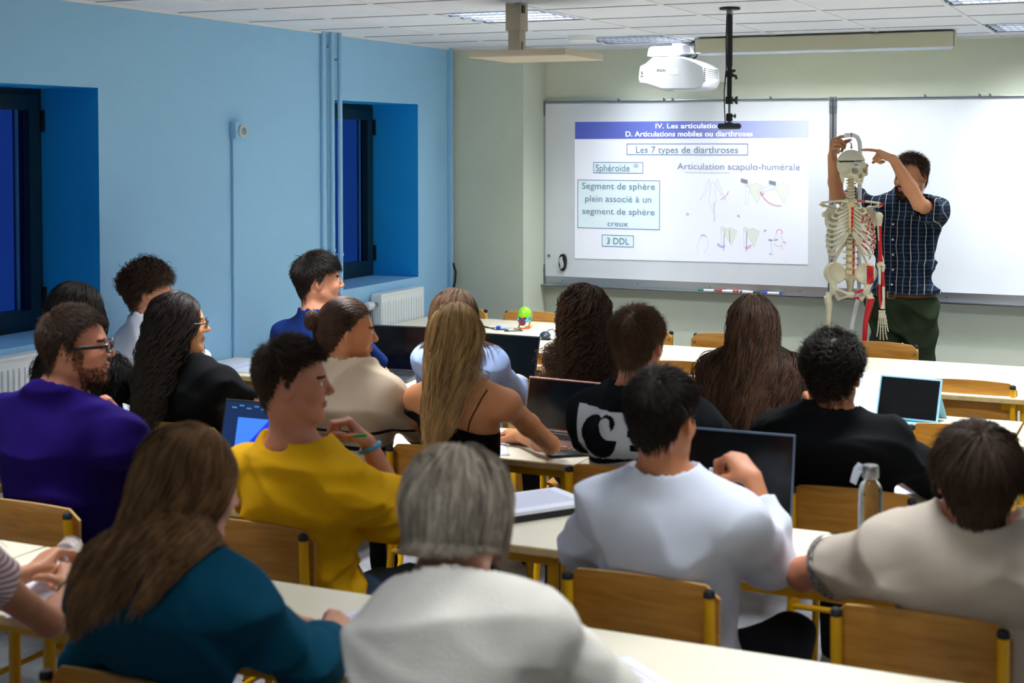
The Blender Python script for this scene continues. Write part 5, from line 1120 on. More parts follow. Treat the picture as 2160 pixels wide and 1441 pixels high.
D=dict(chair=5.46,topz=1.302,pad=.016,sh=(.05,0),H=(-1.482,5.45,1.188),yaw=-3,SL=(-1.645,5.44,.955),SR=(-1.325,5.42,.96),N=(-1.485,5.40,1.02),pel=(-1.49,5.48,.55),ER=(-1.27,5.62,.81),WR=(-1.36,5.84,.79),EL=(-1.72,5.62,.81),WL=(-1.62,5.84,.79),fem=True,w=.95,skin=('fair5','#c98e70'),topmat=cloth('black_long','#0f1015'),topname='long_sleeved_top',sleeve=1.85,sleeve_r=.018,h=.008,slack=.018,seed=35)
person('person','person with very long straight dark brown hair and a black top',D)
do_hair(D,HDB,kind='long',N=4200,L=.58,r=.0019,S=26,thick=.024,lift=.10,ztip=.74,target=(-1.50,5.25,0),tlen=.3,curl=.009,wave=.16,seed=31,part=0)
# ---------------------------------------------------------------- the teacher
def plaid(name):
    m=mat(name,'#142238',.85,spec=.15,bump=.2,bscale=300); nt=m.node_tree; L=nt.links; b=nt.nodes['Principled BSDF']; tc=nt.nodes.new('ShaderNodeTexCoord'); sp=nt.nodes.new('ShaderNodeSeparateXYZ')
    nz=nt.nodes.new('ShaderNodeTexNoise'); nz.inputs['Scale'].default_value=5; va=nt.nodes.new('ShaderNodeVectorMath'); va.operation='MULTIPLY_ADD'; va.inputs[1].default_value=(.03,.03,.02); L.new(nz.outputs['Color'],va.inputs[0]); L.new(tc.outputs['Object'],va.inputs[2]); L.new(tc.outputs['Object'],nz.inputs['Vector'])
    L.new(va.outputs[0],sp.inputs[0]); cur=None
    def line(ax,scale,off,w,colr,prev):
        a=nt.nodes.new('ShaderNodeMath'); a.operation='MULTIPLY_ADD'; a.inputs[1].default_value=scale; a.inputs[2].default_value=off; L.new(sp.outputs[ax],a.inputs[0])
        f=nt.nodes.new('ShaderNodeMath'); f.operation='FRACT'; L.new(a.outputs[0],f.inputs[0]); g=nt.nodes.new('ShaderNodeMath'); g.operation='LESS_THAN'; g.inputs[1].default_value=w; L.new(f.outputs[0],g.inputs[0])
        mx=nt.nodes.new('ShaderNodeMix'); mx.data_type='RGBA'; L.new(g.outputs[0],mx.inputs[0])
        if prev is None: mx.inputs[6].default_value=lin('#101c30')
        else: L.new(prev,mx.inputs[6])
        mx.inputs[7].default_value=lin(colr); return mx.outputs[2]
    c=line(0,13,.3,.45,'#0b1424',None); c=line(2,22,.0,.07,'#4c5c70',c); c=line(2,22,.5,.05,'#33455c',c); c=line(0,27,.1,.10,'#a6a79f',c); c=line(0,13.5,.55,.035,'#55697f',c)
    L.new(c,b.inputs['Base Color']); return m
D=dict(H=(-1.375,8.34,1.685),hs=1.0,yaw=207,pitch=-4,SR=(-1.585,8.36,1.49),SL=(-1.235,8.30,1.49),N=(-1.40,8.39,1.555),pel=(-1.41,8.38,1.0),ER=(-1.755,8.20,1.575),WR=(-1.762,8.10,1.80),KR=(-1.753,8.045,1.868),
 EL=(-1.275,8.03,1.545),WL=(-1.40,7.95,1.785),KL=(-1.462,7.925,1.815),w=1.08,bulk=1.05,arm=1.05,skin=('teacher','#bd8460'),topmat=plaid('plaid_shirt'),topname='plaid_shirt',collar=False,sleeve=.72,sleeve_r=.024,slack=.022,fold=.010,h=.0045,ch=.0055,hem=1.03,neck=(.068,.022,0),
 legs=dict(L=((-1.32,8.37,.95),(-1.315,8.35,.52),(-1.31,8.40,.09),(-1.29,8.24,.05)),R=((-1.50,8.37,.95),(-1.51,8.34,.52),(-1.51,8.40,.09),(-1.53,8.24,.05))),
 handL=dict(B=(.45,-.35,.9),curl=((18,8,6),(85,85,50),(88,88,50),(90,88,50)),spread=(2,0,-2,-4),thumb=(40,30,20),tout=.5,tdown=.7),handR=dict(B=(-1,-.05,.1),curl=((55,18,10),(72,70,45),(78,75,45),(82,80,45)),thumb=(15,20,15),tdown=.9,tout=.5,s=1.08),seed=41,fscale=1.1)
person('person','bearded person in a navy plaid shirt pointing both hands at the hanging skeleton',D); PTE=D; t=D['_t']; base=D['_base']
do_hair(D,HDB,N=3800,L=.036,r=.0010,lift=.8,thick=.006,shrink=.22,comb=(0,-.1,.7),seed=41,line='high')
selt=lambda q:((q[:,2]<-.050)&(q[:,1]>.015)&(q[:,2]>-.13)&~((np.abs(q[:,0])<.022)&(q[:,2]>-.074)&(q[:,2]<-.052)&(q[:,1]>.07)))|((np.abs(q[:,0])<.028)&(q[:,2]>-.052)&(q[:,2]<-.043)&(q[:,1]>.085))
beard('beard',D['_body'],D['H'],D['_R'],hair_mat('beard_dark','#1f1712','#46362a'),t,base,selt,N=4200,L=.010,r=.0008)
Tq=Fld(); TD=dict(D); torso(Tq,D,.012)
Tq=Fld(); Tq.ell((-1.41,8.38,.98),(.175,.125,.12),None,k=.05)
for k_ in 'LR':
    a,b_,c,e=[np.array(v) for v in D['legs'][k_]]; Tq.cone(a-(0,0,.02),b_,.104,.074,k=.035); Tq.cone(b_,c,.073,.058,k=.02)
Tq.plane((0,0,1.03),(0,0,1),k=.004,op='&'); Tq.fn(folds(.008,44,scale=.9))
skin('trousers',Tq,(-1.72,8.15,.06),(-1.10,8.62,1.06),.008,[cloth('green_trousers','#2a3324')],t,base)
bt=Fld(); bt.ell((-1.41,8.38,1.0),(.182,.134,.16),None,k=.05); bt.plane((0,0,1.045),(0,0,1),k=.003,op='&'); bt.plane((0,0,1.008),(0,0,-1),k=.003,op='&'); bt.ell((-1.41,8.38,1.0),(.165,.118,.16),None,k=.003,op='-')
skin('belt',bt,(-1.66,8.2,.99),(-1.16,8.58,1.06),.006,[mat('brown_leather','#5a3520',.45,var=.2,vscale=30)],t,base)
pb=part(D,MB().tube([(-1.475,8.234,1.008),(-1.475,8.230,1.046),(-1.435,8.228,1.046),(-1.435,8.232,1.008),(-1.475,8.234,1.008)],.003,8),'buckle',M['steel'])
for k_ in 'LR':
    c,e=[np.array(v) for v in D['legs'][k_][2:]]; X=Fld(); X.ell((c+e)/2+np.array((0,-.02,-.025)),(.05,.15,.045),None,k=.03); X.cone(c,c-(0,0,.05),.05,.05,k=.04); X.plane((0,0,.003),(0,0,-1),k=.01,op='&')
    skin('shoe',X,c+np.array((-.1,-.36,-.09)),c+np.array((.1,.1,.08)),.01,[mat('shoe_brown','#3a2a20',.6)],t,base)
zs=[1.42,1.335,1.25,1.165,1.085]; xs=[-1.452-.012*i*0 for i in range(5)]; Yb=on_back(D,np.array(xs),np.array(zs),8.05,8.6)
for x,y,z in zip(xs,Yb,zs):
    if not np.isnan(y): part(D,MB().lathe([(.006,0),(.006,.002),(.004,.003)],(x,y+.001,z),12,rotx(math.pi/2)),'shirt_button',mat('button_pearl','#c9c6bb',.3))
# collar: a folded band round the neck
N_=np.array(D['N']); P=[]; V=[];F=[]; n=28
for i in range(n+1):
    a=math.radians(-90-150+300*i/n+0); a=math.radians(120-0+300*i/n-0)
    u=np.array((math.cos(math.radians(-90+25+310*i/n)),math.sin(math.radians(-90+25+310*i/n)),0)); fr=max(0,-u[1])
    c=N_+np.array((0,-.03,.0)); z1=.045-.045*fr; V+=[tuple(c+u*(.064)+(0,0,z1)),tuple(c+u*(.070)+(0,0,z1+.003)),tuple(c+u*(.083+.012*fr)+(0,0,z1-.035-.02*fr))]
for i in range(n): 
    for j in range(2): a=i*3+j; F.append((a,a+3,a+4,a+1))
m=MB().add(V,F); co=part(D,m,'collar',MATS['plaid_shirt']); sd=co.modifiers.new('s','SOLIDIFY'); sd.thickness=.003
# ---------------------------------------------------------------- anatomical skeleton on its stand
BONE=mat('bone_plastic','#d3cdb2',.42,var=.10,vscale=22,spec=.4); BON2=mat('bone_plastic_warm','#d6bf94',.45); DISC=mat('disc_tan','#b99a5c',.5); RED=M['red']; BLU=mat('muscle_blue','#1f6fb8',.4)
RZ=math.radians(11.6); sk=thing('skeleton','life size anatomical skeleton with red muscle markings hanging from a white stand','skeleton',(-1.64,8.02,0),RZ)
Z0=np.zeros(3)
def paint(mb,pred,mi=1):
    for i,f in enumerate(mb.f):
        c=np.mean([mb.v[j] for j in f],axis=0)
        if pred(c): mb.m[i]=mi
    return mb
BM=[BONE,RED,BLU]
# skull without lower jaw
Hs=np.array((.006,-.0,1.722)); Rs=headR(146,2); LS=lambda x,y,z:Hs+Rs@np.array((x,y,z))
F=Fld(); F.ell(LS(0,-.012,.035),(.071,.089,.080),Rs,k=.02); F.ell(LS(0,.050,-.005),(.048,.030,.045),Rs,k=.02); F.ell(LS(0,.060,-.045),(.027,.026,.026),Rs,k=.015)
F.cone(LS(-.045,.068,.026),LS(.045,.068,.026),.011,k=.012)
for q in (-1,1):
    F.ell(LS(q*.072,.035,-.006),(.016,.030,.022),Rs,k=.012,op='-')
    F.cone(LS(q*.030,.072,-.022),LS(q*.056,.052,-.020),.010,.008,k=.008); F.cone(LS(q*.056,.052,-.020),LS(q*.066,.0,-.020),.0055,.005,k=.006); F.cone(LS(q*.052,.060,-.018),LS(q*.052,.062,.022),.0055,k=.006)
    F.cone(LS(q*.055,-.018,-.025),LS(q*.050,-.016,-.062),.014,.007,k=.012)
F.cone(LS(0,.085,.012),LS(0,.093,-.010),.006,.004,k=.008)
for q in (-1,1): F.ell(LS(q*.031,.080,.001),(.0185,.040,.0170),Rs,k=.004,op='-'); F.ell(LS(q*.006,.086,-.028),(.0085,.030,.0150),Rs,k=.003,op='-')
for q in (-1,1): F.ell(LS(q*.028,.035,-.075),(.012,.05,.022),Rs,k=.008,op='-')
F.ell(LS(0,.020,-.085),(.018,.045,.03),Rs,k=.01,op='-')
cutR=Rs@rotx(-.05); F.box(LS(0,.03,.050),(.1,.09,.0022),cutR,r=.0005,k=.001,op='-')
def zs_(C):
    q=(C-Hs)@Rs; m=np.zeros(len(C),int); m[(q[:,0]<-.028)&(q[:,1]>.055)&(((np.abs(q[:,2]-.026)<.004)&(q[:,0]<-.036))|((np.abs(q[:,2]+.030)<.006)))]=1; m[(np.abs(q[:,2]-.030)<.003)&(np.abs(q[:,0]-.03)<.012)&(q[:,1]>.06)]=2
    m[(np.abs(q[:,2]-.050)<.004)&(q[:,1]>-.02)]=3; return m
skull=skin('skull',F,Hs-.13,Hs+.15,.0032,[BONE,RED,BLU,mat('skull_gap','#2a241c',.8)],sk,Z0,zs_)
tm=MB()
for i in range(12):
    a=math.radians(-80+160*i/11); tm.ball(LS(.0205*math.sin(a),.058+.0235*math.cos(a),-.0655),(.0036,.0034,.0060),8,R=Rs)
tm.build('upper_teeth',mat('teeth','#e8e2cc',.3),skull)
mm=MB().tube([LS(-.070,-.02,.05),LS(-.073,-.015,.035)],.002,6).ball(LS(.072,-.02,.048),.004,8); mm.build('skull_latch',M['steel'],skull)
# vertebrae
def bone(name,mb,par=sk,mats=BM): return mb.build(name,mats,par)
zz=list(np.linspace(1.682,1.578,7))+list(np.linspace(1.560,1.330,12))+list(np.linspace(1.305,1.165,5))
def spine_y(z): return .045*math.sin(max(0,(1.58-z))/.26*math.pi)*(z>1.32)-.012*(z<1.32)*math.sin((1.32-z)/.17*math.pi)+.02
for i,z in enumerate(zz):
    y=spine_y(z); h=(zz[i]-zz[i+1])*.5 if i<23 else .016; r=[.0135,.017,.023][0 if i<7 else 1 if i<19 else 2]+(.0005*(i if i<19 else 5))*.6
    m=MB(); m.lathe([(r*.9,-h*.72),(r*1.0,-h*.62),(r*.84,0),(r*1.0,h*.62),(r*.9,h*.72)],(0,y,z),18); m.lathe([(r*.9,-h*1.28),(r*.95,-h*1.0),(r*.9,-h*.72)],(0,y,z),18,mi=3)
    w=[.026,.030,.042][0 if i<7 else 1 if i<19 else 2]
    for q in (-1,1): m.tube([(q*r*.7,y+.012,z),(q*w*.8,y+.018,z+.002),(q*w,y+.020,z+.004)],.004,8,mi=0,radii=[.006,.0045,.0035]); m.ball((q*r*.9,y+.014,z+h*.8),(.006,.006,.005),8)
    m.tube([(0,y+.01,z),(0,y+.035,z-.008),(0,y+.050,z-.016)],.004,8,radii=[.007,.005,.004])
    if i>=18: paint(m,lambda c:(c[0]>w*.72) or (c[0]>r*.45 and c[1]<y and abs(c[2]-z)<h*.45))
    elif i<7: paint(m,lambda c:c[0]>w*.8)
    m.build('vertebra',[BONE,RED,BLU,DISC],sk)
m=MB().tube([(0,.02,1.15),(0,.03,1.73)],.004,8); m.build('spine_rod',M['steel'],sk)
# rib cage
hw=[.052,.078,.098,.112,.120,.126,.130,.131,.128,.120,.105,.085]; dp=[.045,.06,.07,.078,.083,.086,.088,.088,.085,.08,.07,.06]
for k in range(12):
    z0=zz[7+k]; yb=spine_y(z0)+.012; yc=.012; W,Dp=hw[k],dp[k]
    for q in (-1,1):
        P=[]; end=math.pi if k<10 else math.pi*(.62 if k==10 else .5); nseg=22
        zst=1.545-.0215*min(k,6); low=z0-(.045+.0075*k)
        for i in range(nseg+1):
            a=end*i/nseg; u=i/nseg if k<10 else .6*i/nseg
            x=q*(.018+(W-.018)*math.sin(a)) if a<math.pi/2 else q*(.012+(W-.012)*math.sin(a)); y=yc+(yb-yc)*math.cos(a) if a<math.pi/2 else yc+(.075 if k<7 else .068)*math.cos(a)*1.0
            if u<.75: z=z0+(low-z0)*math.sin(u/.75*math.pi/2)**1.1
            else: tt=(u-.75)/.25; zt=zst if k<7 else 1.395-.006*(k-6); z=low+(zt-low)*(tt**1.3)
            P.append((x,y,z))
        m=MB().tube(P,.0055,8,radii=[.0052 if i<nseg*.78 else .0046 for i in range(nseg+1)],flat=1.35,up=(0,0,1))
        if q>0 and 1<k<9: paint(m,lambda c:(c[0]>hw[k]*.45 and c[1]<.0 and (int(c[0]*160)+k)%3==0) or (c[0]>hw[k]*.86 and (int((c[1]+.2)*90))%2==0))
        m.build('rib',BM,sk)
F=Fld(); F.ell((0,-.068,1.535),(.022,.008,.022),None,k=.01); F.box((0,-.073,1.465),(.0125,.005,.055),None,r=.004,k=.012); F.ell((0,-.068,1.392),(.008,.005,.016),None,k=.008)
skin('sternum',F,(-.04,-.1,1.36),(.04,-.05,1.57),.003,[BON2,RED],sk,Z0,lambda C:((C[:,0]>.002+.003*np.sin(C[:,2]*260))&(C[:,2]<1.525)&(C[:,1]<-.07)).astype(int))
for q in (-1,1):
    P=[(q*.014,-.066,1.556),(q*.05,-.072,1.560),(q*.10,-.045,1.553),(q*.140,-.012,1.548),(q*.158,-.002,1.542)]; P=[P[0]]+[tuple(np.array(P[i])*.5+np.array(P[i+1])*.5) for i in range(4)]+[P[-1]]
    m=MB().tube(P,.006,10,radii=[.0085,.0065,.006,.006,.0065,.007]); 
    if q>0: paint(m,lambda c:(.03<c[0]<.075 and c[2]>1.553) or c[0]>.14)
    m.build('clavicle',BM,sk)
    F=Fld(); R_=rotz(q*.45); F.ell((q*.105,.075,1.455),(.045,.005,.075),R_,k=.008); F.cone((q*.072,.088,1.51),(q*.150,.035,1.528),.006,.008,k=.012); F.cone((q*.150,.035,1.528),(q*.166,.0,1.535),.009,.007,k=.01)
    F.cone((q*.125,.045,1.49),(q*.146,.012,1.478),.012,.014,k=.012); F.ell((q*.158,.004,1.476),(.007,.010,.013),None,k=.006,op='-'); F.cone((q*.125,.03,1.505),(q*.130,-.012,1.508),.007,.005,k=.008)
    F.cone((q*.125,.06,1.47),(q*.105,.08,1.38),.006,.005,k=.008)
    skin('scapula',F,np.array((min(q*.04,q*.2),-.04,1.35)),np.array((max(q*.04,q*.2),.13,1.57)),.004,BM,sk,Z0,(lambda C:np.where((C[:,0]>.15)&(C[:,2]>1.53),1,np.where((C[:,0]>.12)&(C[:,2]>1.50)&(C[:,2]<1.515),2,0))) if q>0 else None)
# the one mounted arm
m=MB().tube([(.151,.004,1.478),(.152,.003,1.455),(.152,.0,1.42),(.155,-.002,1.34),(.160,-.004,1.26),(.163,-.004,1.225),(.164,-.004,1.205)],.01,14,radii=[.016,.018,.0125,.0095,.011,.018,.015]); m.ball((.150,.0,1.474),.0225,16); m.ball((.150,-.004,1.204),.011,12).ball((.176,-.004,1.204),.011,12)
paint(m,lambda c:c[1]<.002 and 1.235<c[2]<1.40 and abs(c[0]-.158-.0)<.008+.05*(1.40-c[2])*.3); paint(m,lambda c:1.385<c[2]<1.43 and c[0]<.150); m.build('humerus',BM,sk)
m=MB().tube([(.150,.006,1.215),(.154,.0,1.19),(.156,-.002,1.10),(.158,-.004,1.02),(.164,-.004,.975)],.008,12,radii=[.012,.011,.008,.0065,.007]); paint(m,lambda c:c[1]<0 and (.995<c[2]<1.04 or 1.05<c[2]<1.09)); paint(m,lambda c:c[0]<.152 and 1.11<c[2]<1.17,2); m.build('ulna',BM,sk)
m=MB().tube([(.176,-.006,1.196),(.174,-.006,1.17),(.177,-.008,1.09),(.178,-.008,1.01),(.174,-.006,.968)],.008,12,radii=[.011,.007,.0085,.008,.013]); paint(m,lambda c:c[1]<-.004 and 1.06<c[2]<1.175); m.build('radius',BM,sk)
hd=MB(); rg=np.random.default_rng(2)
for i in range(8): hd.ball((.158+.0085*(i%4),-.004+.003*(i%2),.953-.012*(i//4)),(.0065,.006,.0065),8)
hd.build('carpals',BM,sk)
for i,(x,L_) in enumerate(((.158,.05),(.166,.054),(.174,.056),(.182,.054),(.187,.038))):
    xe=x+(x-.170)*.45; ze=.935-L_; m=MB().tube([(x,-.004,.935),((x+xe)/2,-.008,.935-L_*.5),(xe,-.006,ze)],.004,8,radii=[.0055,.0032,.005]); 
    if 0<i<4: paint(m,lambda c:.895<c[2]<.918)
    m.build('metacarpal',BM,sk); p=np.array((xe,-.008,ze-.004)); d=np.array((.10*(i-1.6)*.6,-.25,-1.)); d/=np.linalg.norm(d)
    for k,l in enumerate((.036,.022,.015) if i<4 else (.028,.020)):
        l*=(.85 if i==0 else 1); e=p+d*l; MB().tube([p,(p+e)/2,e],.003,8,radii=[.0046,.0026,.0036]).build('phalanx',BM,sk); p=e+d*.003; d=d+np.array((.05*(i-1),.22 if i>2 else .10,0)); d/=np.linalg.norm(d)
# pelvis
F=Fld(); F.cone((0,.045,1.155),(0,.075,1.075),.030,.018,k=.02); F.cone((0,.075,1.075),(0,.055,1.03),.014,.006,k=.01)
for q in (-1,1):
    F.ell((q*.086,.03,1.155),(.060,.055,.062),rotz(q*.25),k=.015)
for q in (-1,1): F.ell((q*.067,-.036,1.168),(.060,.068,.070),rotz(q*.3),k=.006,op='-')
F.plane((0,.105,1.1),(0,1,.0),k=.01,op='&')
for q in (-1,1):
    F.cone((q*.095,.0,1.11),(q*.092,.0,1.062),.014,.022,k=.02); F.cone((q*.085,-.012,1.075),(q*.012,-.045,1.050),.0095,.008,k=.012); F.cone((q*.085,.005,1.06),(q*.062,.01,1.015),.013,.011,k=.012); F.cone((q*.062,.01,1.015),(q*.012,-.040,1.035),.009,.007,k=.01); F.cone((q*.03,.05,1.14),(q*.075,.04,1.13),.02,.015,k=.02)
    F.ell((q*.107,.004,1.058),(.012,.016,.016),None,k=.006,op='-')
F.ell((0,-.045,1.043),(.010,.009,.016),None,k=.008)
skin('pelvis',F,(-.17,-.09,.99),(.17,.12,1.24),.004,BM,sk,Z0,lambda C:np.where((C[:,0]>.088)&(C[:,0]<.125)&(C[:,2]>1.10)&(C[:,2]<1.20)&(C[:,1]<.08),1,np.where((C[:,0]>.02)&(C[:,0]<.07)&(C[:,2]>1.052)&(C[:,2]<1.075)&(C[:,1]<.0),1,np.where((C[:,0]>.015)&(C[:,0]<.05)&(C[:,2]<1.032)&(C[:,1]<.0),1,0))))
for q in (-1,1):
    xh,xt,xs_,xk=(-.092,-.120,-.117,-.085) if q<0 else (.078,.110,.082,.072)
    m=MB().ball((xh,.0,1.055),.021,16); m.tube([(xh,0,1.052),((xh+xt)/2,.0,1.040),(xt,.0,1.022),(xt-q*.008,.0,.975),(xs_,-.004,.88),(xs_*.5+xk*.5,-.008,.76),(xk,-.004,.645),(xk,.0,.61)],.014,14,radii=[.014,.013,.022,.019,.0135,.0135,.019,.034]); m.ball((xt,.004,1.035),(.014,.016,.018),12)
    if q>0: paint(m,lambda c:c[1]<.0 and c[2]<.985 and c[2]>.65 and c[0]>xk-.006); paint(m,lambda c:c[1]<-.005 and .985<c[2]<1.02 and c[0]>.085)
    m.build('femur',BM,sk); MB().ball((xk,-.035,.62),(.018,.009,.02),12).build('kneecap',BM,sk)
    MB().tube([(xk,.0,.585),(xk,.0,.55),(xk,-.004,.40),(xk,-.0,.26),(xk,.0,.22)],.012,12,radii=[.034,.022,.013,.011,.018]).build('tibia',BM,sk)
    MB().tube([(xk+q*.03,.015,.57),(xk+q*.03,.012,.40),(xk+q*.024,.01,.22)],.006,8,radii=[.008,.0055,.009]).build('fibula',BM,sk)
    f=MB().ball((xk,.03,.19),(.022,.04,.028),12).ball((xk,-.02,.195),(.024,.04,.02),12)
    for i in range(5): f.tube([(xk+(i-2)*.011,-.05,.19),(xk+(i-2)*.015,-.11,.18),(xk+(i-2)*.017,-.16,.172)],.005,6,radii=[.006,.004,.004])
    f.build('foot_bones',BM,sk)
# stand
wh=mat('stand_white','#dfe6ea',.35)
P=[(.047,.085,.75),(.047,.085,1.83)]+[tuple(v) for v in arc((.017,.055,1.875),.040,0,math.pi/2,7,(.75,.75,0),(0,0,1))]+[(-.030,.0,1.918)]
P=[(-.02,.10,.30),(.012,.095,.86),(.046,.085,1.02)]+[(.047,.085,1.05),(.047,.085,1.80)]+[(.047,.080,1.845),(.043,.070,1.880),(.032,.05,1.905),(.012,.02,1.916),(-.036,-.0,1.916)]
MB().tube(P,.0115,14).build('stand_pole',wh,sk)
s_=MB()
for i in range(5):
    a=2*math.pi*i/5+.3; s_.tube([(-.02,.10,.10),(-.02+.28*math.cos(a),.10+.28*math.sin(a),.065)],.014,10)
s_.tube([(-.02,.10,.06),(-.02,.10,.32)],.02,12); s_.build('stand_base',wh,sk)
for i in range(5):
    a=2*math.pi*i/5+.3; MB().ball((-.02+.28*math.cos(a),.10+.28*math.sin(a),.028),(.026,.026,.027),12).build('castor',M['black'],sk)
hk=MB().tube([(.0,.0,1.93),(.0,.0,1.905)],.0035,8).tube([(0,0,1.900),(-.002,0,1.892)]+[tuple(v) for v in arc((0,0,1.880),.0095,2.3,-1.9,18,(-1,0,0),(0,0,1))],.0022,8).tube([(0,0,1.870),(0,0,1.852)],.0035,8).lathe([(.006,0),(.006,.008),(.003,.012)],(0,0,1.843),10)
hk.build('hook',M['steel'],sk)
# ---------------------------------------------------------------- laptops and small things on the tables
TZ=.7502
def laptop(x,y,rz,w,d,h,label,body,lid_ang=18,scr=None,kb=True,bez=.006,bezm=None,z=TZ):
    t=thing('laptop',label,'laptop',(x,y,z),rz)
    b_=MB().box2((-w/2,-d/2,.002),(w/2,d/2,.016),bev=.004); ba=b_.build('base',body,t,smooth=False)
    k=MB()
    for i in range(13):
        for j in range(5): k.box((-w*.42+w*.84*i/12,-d*.02+d*.085*j,.0165),(w*.055,d*.06,.002))
    k.build('keyboard',M['black'],t,smooth=False); MB().box((0,-d*.28,.0162),(w*.3,d*.26,.001)).build('touchpad',M['dgrey'],t,smooth=False)
    R=rotx(-math.radians(lid_ang)); hp=np.array((0,d/2-.004,.016))
    def at(x,z,y=0): return hp+R@np.array((x,y,z))
    l=MB().box(at(0,h/2,.003),(w,.006,h),R,bev=.0025); l.build('lid',bezm or body,t,smooth=False)
    s=MB().box(at(0,h/2+.003,-.0005),(w-2*bez,.0012,h-2*bez-.008),R); sc=s.build('screen',scr or M['screen'],t,smooth=False)
    MB().tube([at(-w*.4,.002),at(w*.4,.002)],.006,10).build('hinge',M['black'],t)
    return t,at
dgl=mat('laptop_grey','#3a3f48',.4,.5); rose=mat('laptop_rose','#9a7468',.35,.6); slate=mat('laptop_slate','#5b6a80',.4,.4)
laptop(-3.455,6.02,.16,.345,.235,.225,'dark grey laptop with a black screen and visible keys, beside the bun of hair',dgl,16)
laptop(-2.865,6.02,-.05,.325,.225,.215,'dark laptop with a smudged black screen behind the blonde hair',M['black'],16)
laptop(-2.155,4.985,-.10,.315,.215,.205,'rose framed laptop with a black screen right of the blonde hair',rose,15)
laptop(-1.20,4.02,.03,.385,.255,.255,'large slate grey laptop with a black screen before the white sweatshirt',slate,10,bezm=slate)
sm=mat('laptop_screen_lit','#14264a',.3,emit='#122448',estr=.6); t,at=laptop(-2.87,4.04,.02,.325,.225,.215,'dark laptop with a blue image on its screen left of the yellow t-shirt',M['black'],14,scr=sm)
b_=MB(); 
def quad(x0,z0,x1,z1,mi,y=-.0016): b_.add([at(x0,z0,y),at(x1,z0,y),at(x1,z1,y),at(x0,z1,y)],[(0,1,2,3)],mi)
quad(-.10,.02,.14,.155,0); b_.add([at(-.055,.06,-.002),at(.03,.155,-.002),at(.03,.02,-.002),at(-.01,.02,-.002)],[(3,2,1,0)],1); b_.add([at(.03,.02,-.0022),at(.14,.02,-.0022),at(.14,.155,-.0022),at(.03,.155,-.0022)],[(0,1,2,3)],2)
for i in range(9): quad(-.13+.03*i,.185+.008*(i%2),-.11+.03*i,.19+.008*(i%2),3)
b_.build('screen_image',[mat('img_blue','#3b78e0',.4,emit='#3b78e0',estr=.5),mat('img_deep','#1233c8',.4,emit='#1233c8',estr=.5),mat('img_grey','#6a6488',.4,emit='#6a6488',estr=.3),mat('img_text','#4d7fa0',.4,emit='#4d7fa0',estr=.3)],t,smooth=False)
# tablet in its folio
t=thing('tablet','black tablet standing in a light blue folio case','tablet',(-.985,5.93,TZ),-.12); R=rotx(-math.radians(22)); fol=mat('folio_blue','#8cc0d4',.55)
at=lambda x,z,y=0:np.array((0,.0,.012))+R@np.array((x,y,z))
MB().box(at(0,.088,.004),(.252,.009,.178),R,bev=.004).build('case',fol,t,smooth=False); MB().box(at(0,.088,-.001),(.236,.002,.162),R).build('screen',M['screen'],t,smooth=False)
MB().box2((-.126,-.16,.0),(.126,.01,.006),bev=.002).build('case_cover',fol,t,smooth=False)
e=np.array(at(0,.11,.010)); MB().add([(-.125,e[1],e[2]),(.125,e[1],e[2]),(.125,.14,.004),(-.125,.14,.004),(-.125,e[1]+.004,e[2]),(.125,e[1]+.004,e[2]),(.125,.145,.004),(-.125,.145,.004)],[(0,1,2,3),(7,6,5,4),(0,4,5,1),(1,5,6,2),(2,6,7,3),(3,7,4,0)]).add([(-.12,.0,.006),(-.12,.135,.006),(-.12,e[1],e[2]-.005)],[(0,1,2),(2,1,0)]).build('stand_flap',fol,t,smooth=False)
o=MB().box((-.845,5.80,TZ+.005),(.15,.072,.008),rotz(.05),bev=.003).build('smartphone',M['black']); tag(o,'black smartphone lying beside the light blue folio case','phone')
o=MB().box((-1.985,4.80,TZ+.006),(.075,.15,.009),rotz(-.9),bev=.003).build('smartphone',M['black']); tag(o,'black smartphone lying at the right corner of the rose framed laptop','phone')
def sheet(x,y,w,h,rz,label,curl=0,group=None,lines=True,z=TZ,n=8,cat='paper',name='paper_sheet',tone=None,tilt=0):
    t=thing(name,label,cat,(x,y,z+.001),rz,group); V=[];F=[]
    for i in range(n+1):
        for j in range(n+1):
            u=i/n-.5; v=j/n-.5; V.append((u*w,v*h,.0008+curl*max(0,v)**2*4+tilt*(v+.5)*h))
    for i in range(n):
        for j in range(n): a=i*(n+1)+j; F.append((a,a+n+1,a+n+2,a+1))
    m=MB().add(V,F); o=m.build('sheet',tone or M['paper'],t); sd=o.modifiers.new('s','SOLIDIFY'); sd.thickness=.0008
    if lines:
        l=MB(); rg=np.random.default_rng(int(abs(x*100)))
        for k in range(int(h/.014)-2):
            v=.5-(k+2)*.014/h; ww=w*(.45+.4*rg.random()); q=.0014+curl*max(0,v)**2*4+tilt*(v+.5)*h; l.add([(-w*.42,v*h,q),(-w*.42+ww,v*h,q),(-w*.42+ww,v*h+.0022,q),(-w*.42,v*h+.0022,q)],[(0,1,2,3)],0 if k%5 else 1)
        l.build('writing',[M['ink'],M['pink']],t,smooth=False)
    return t
sheet(-4.33,6.10,.21,.297,.35,'printed sheet with pink marks on the table touching the blue wall',lines=True)
sheet(-4.16,6.03,.21,.297,.15,'printed sheet nearer the navy polo shirt, on the table by the wall',z=TZ+.001)
sheet(-1.72,2.86,.21,.297,-.45,'lined sheet under the hands of the teal sweater')
sheet(-1.10,2.78,.21,.297,-.7,'sheet beside the elbow of the cream knitted sweater')
sheet(-2.50,2.72,.16,.22,.6,'crumpled paper wrapper under the striped person\'s arms',curl=.03)
sheet(-2.27,2.70,.12,.16,.2,'small paper scrap left of the teal sweater',curl=.01)
sheet(-2.35,3.93,.21,.297,.3,'written sheet under the left hand of the yellow t-shirt')
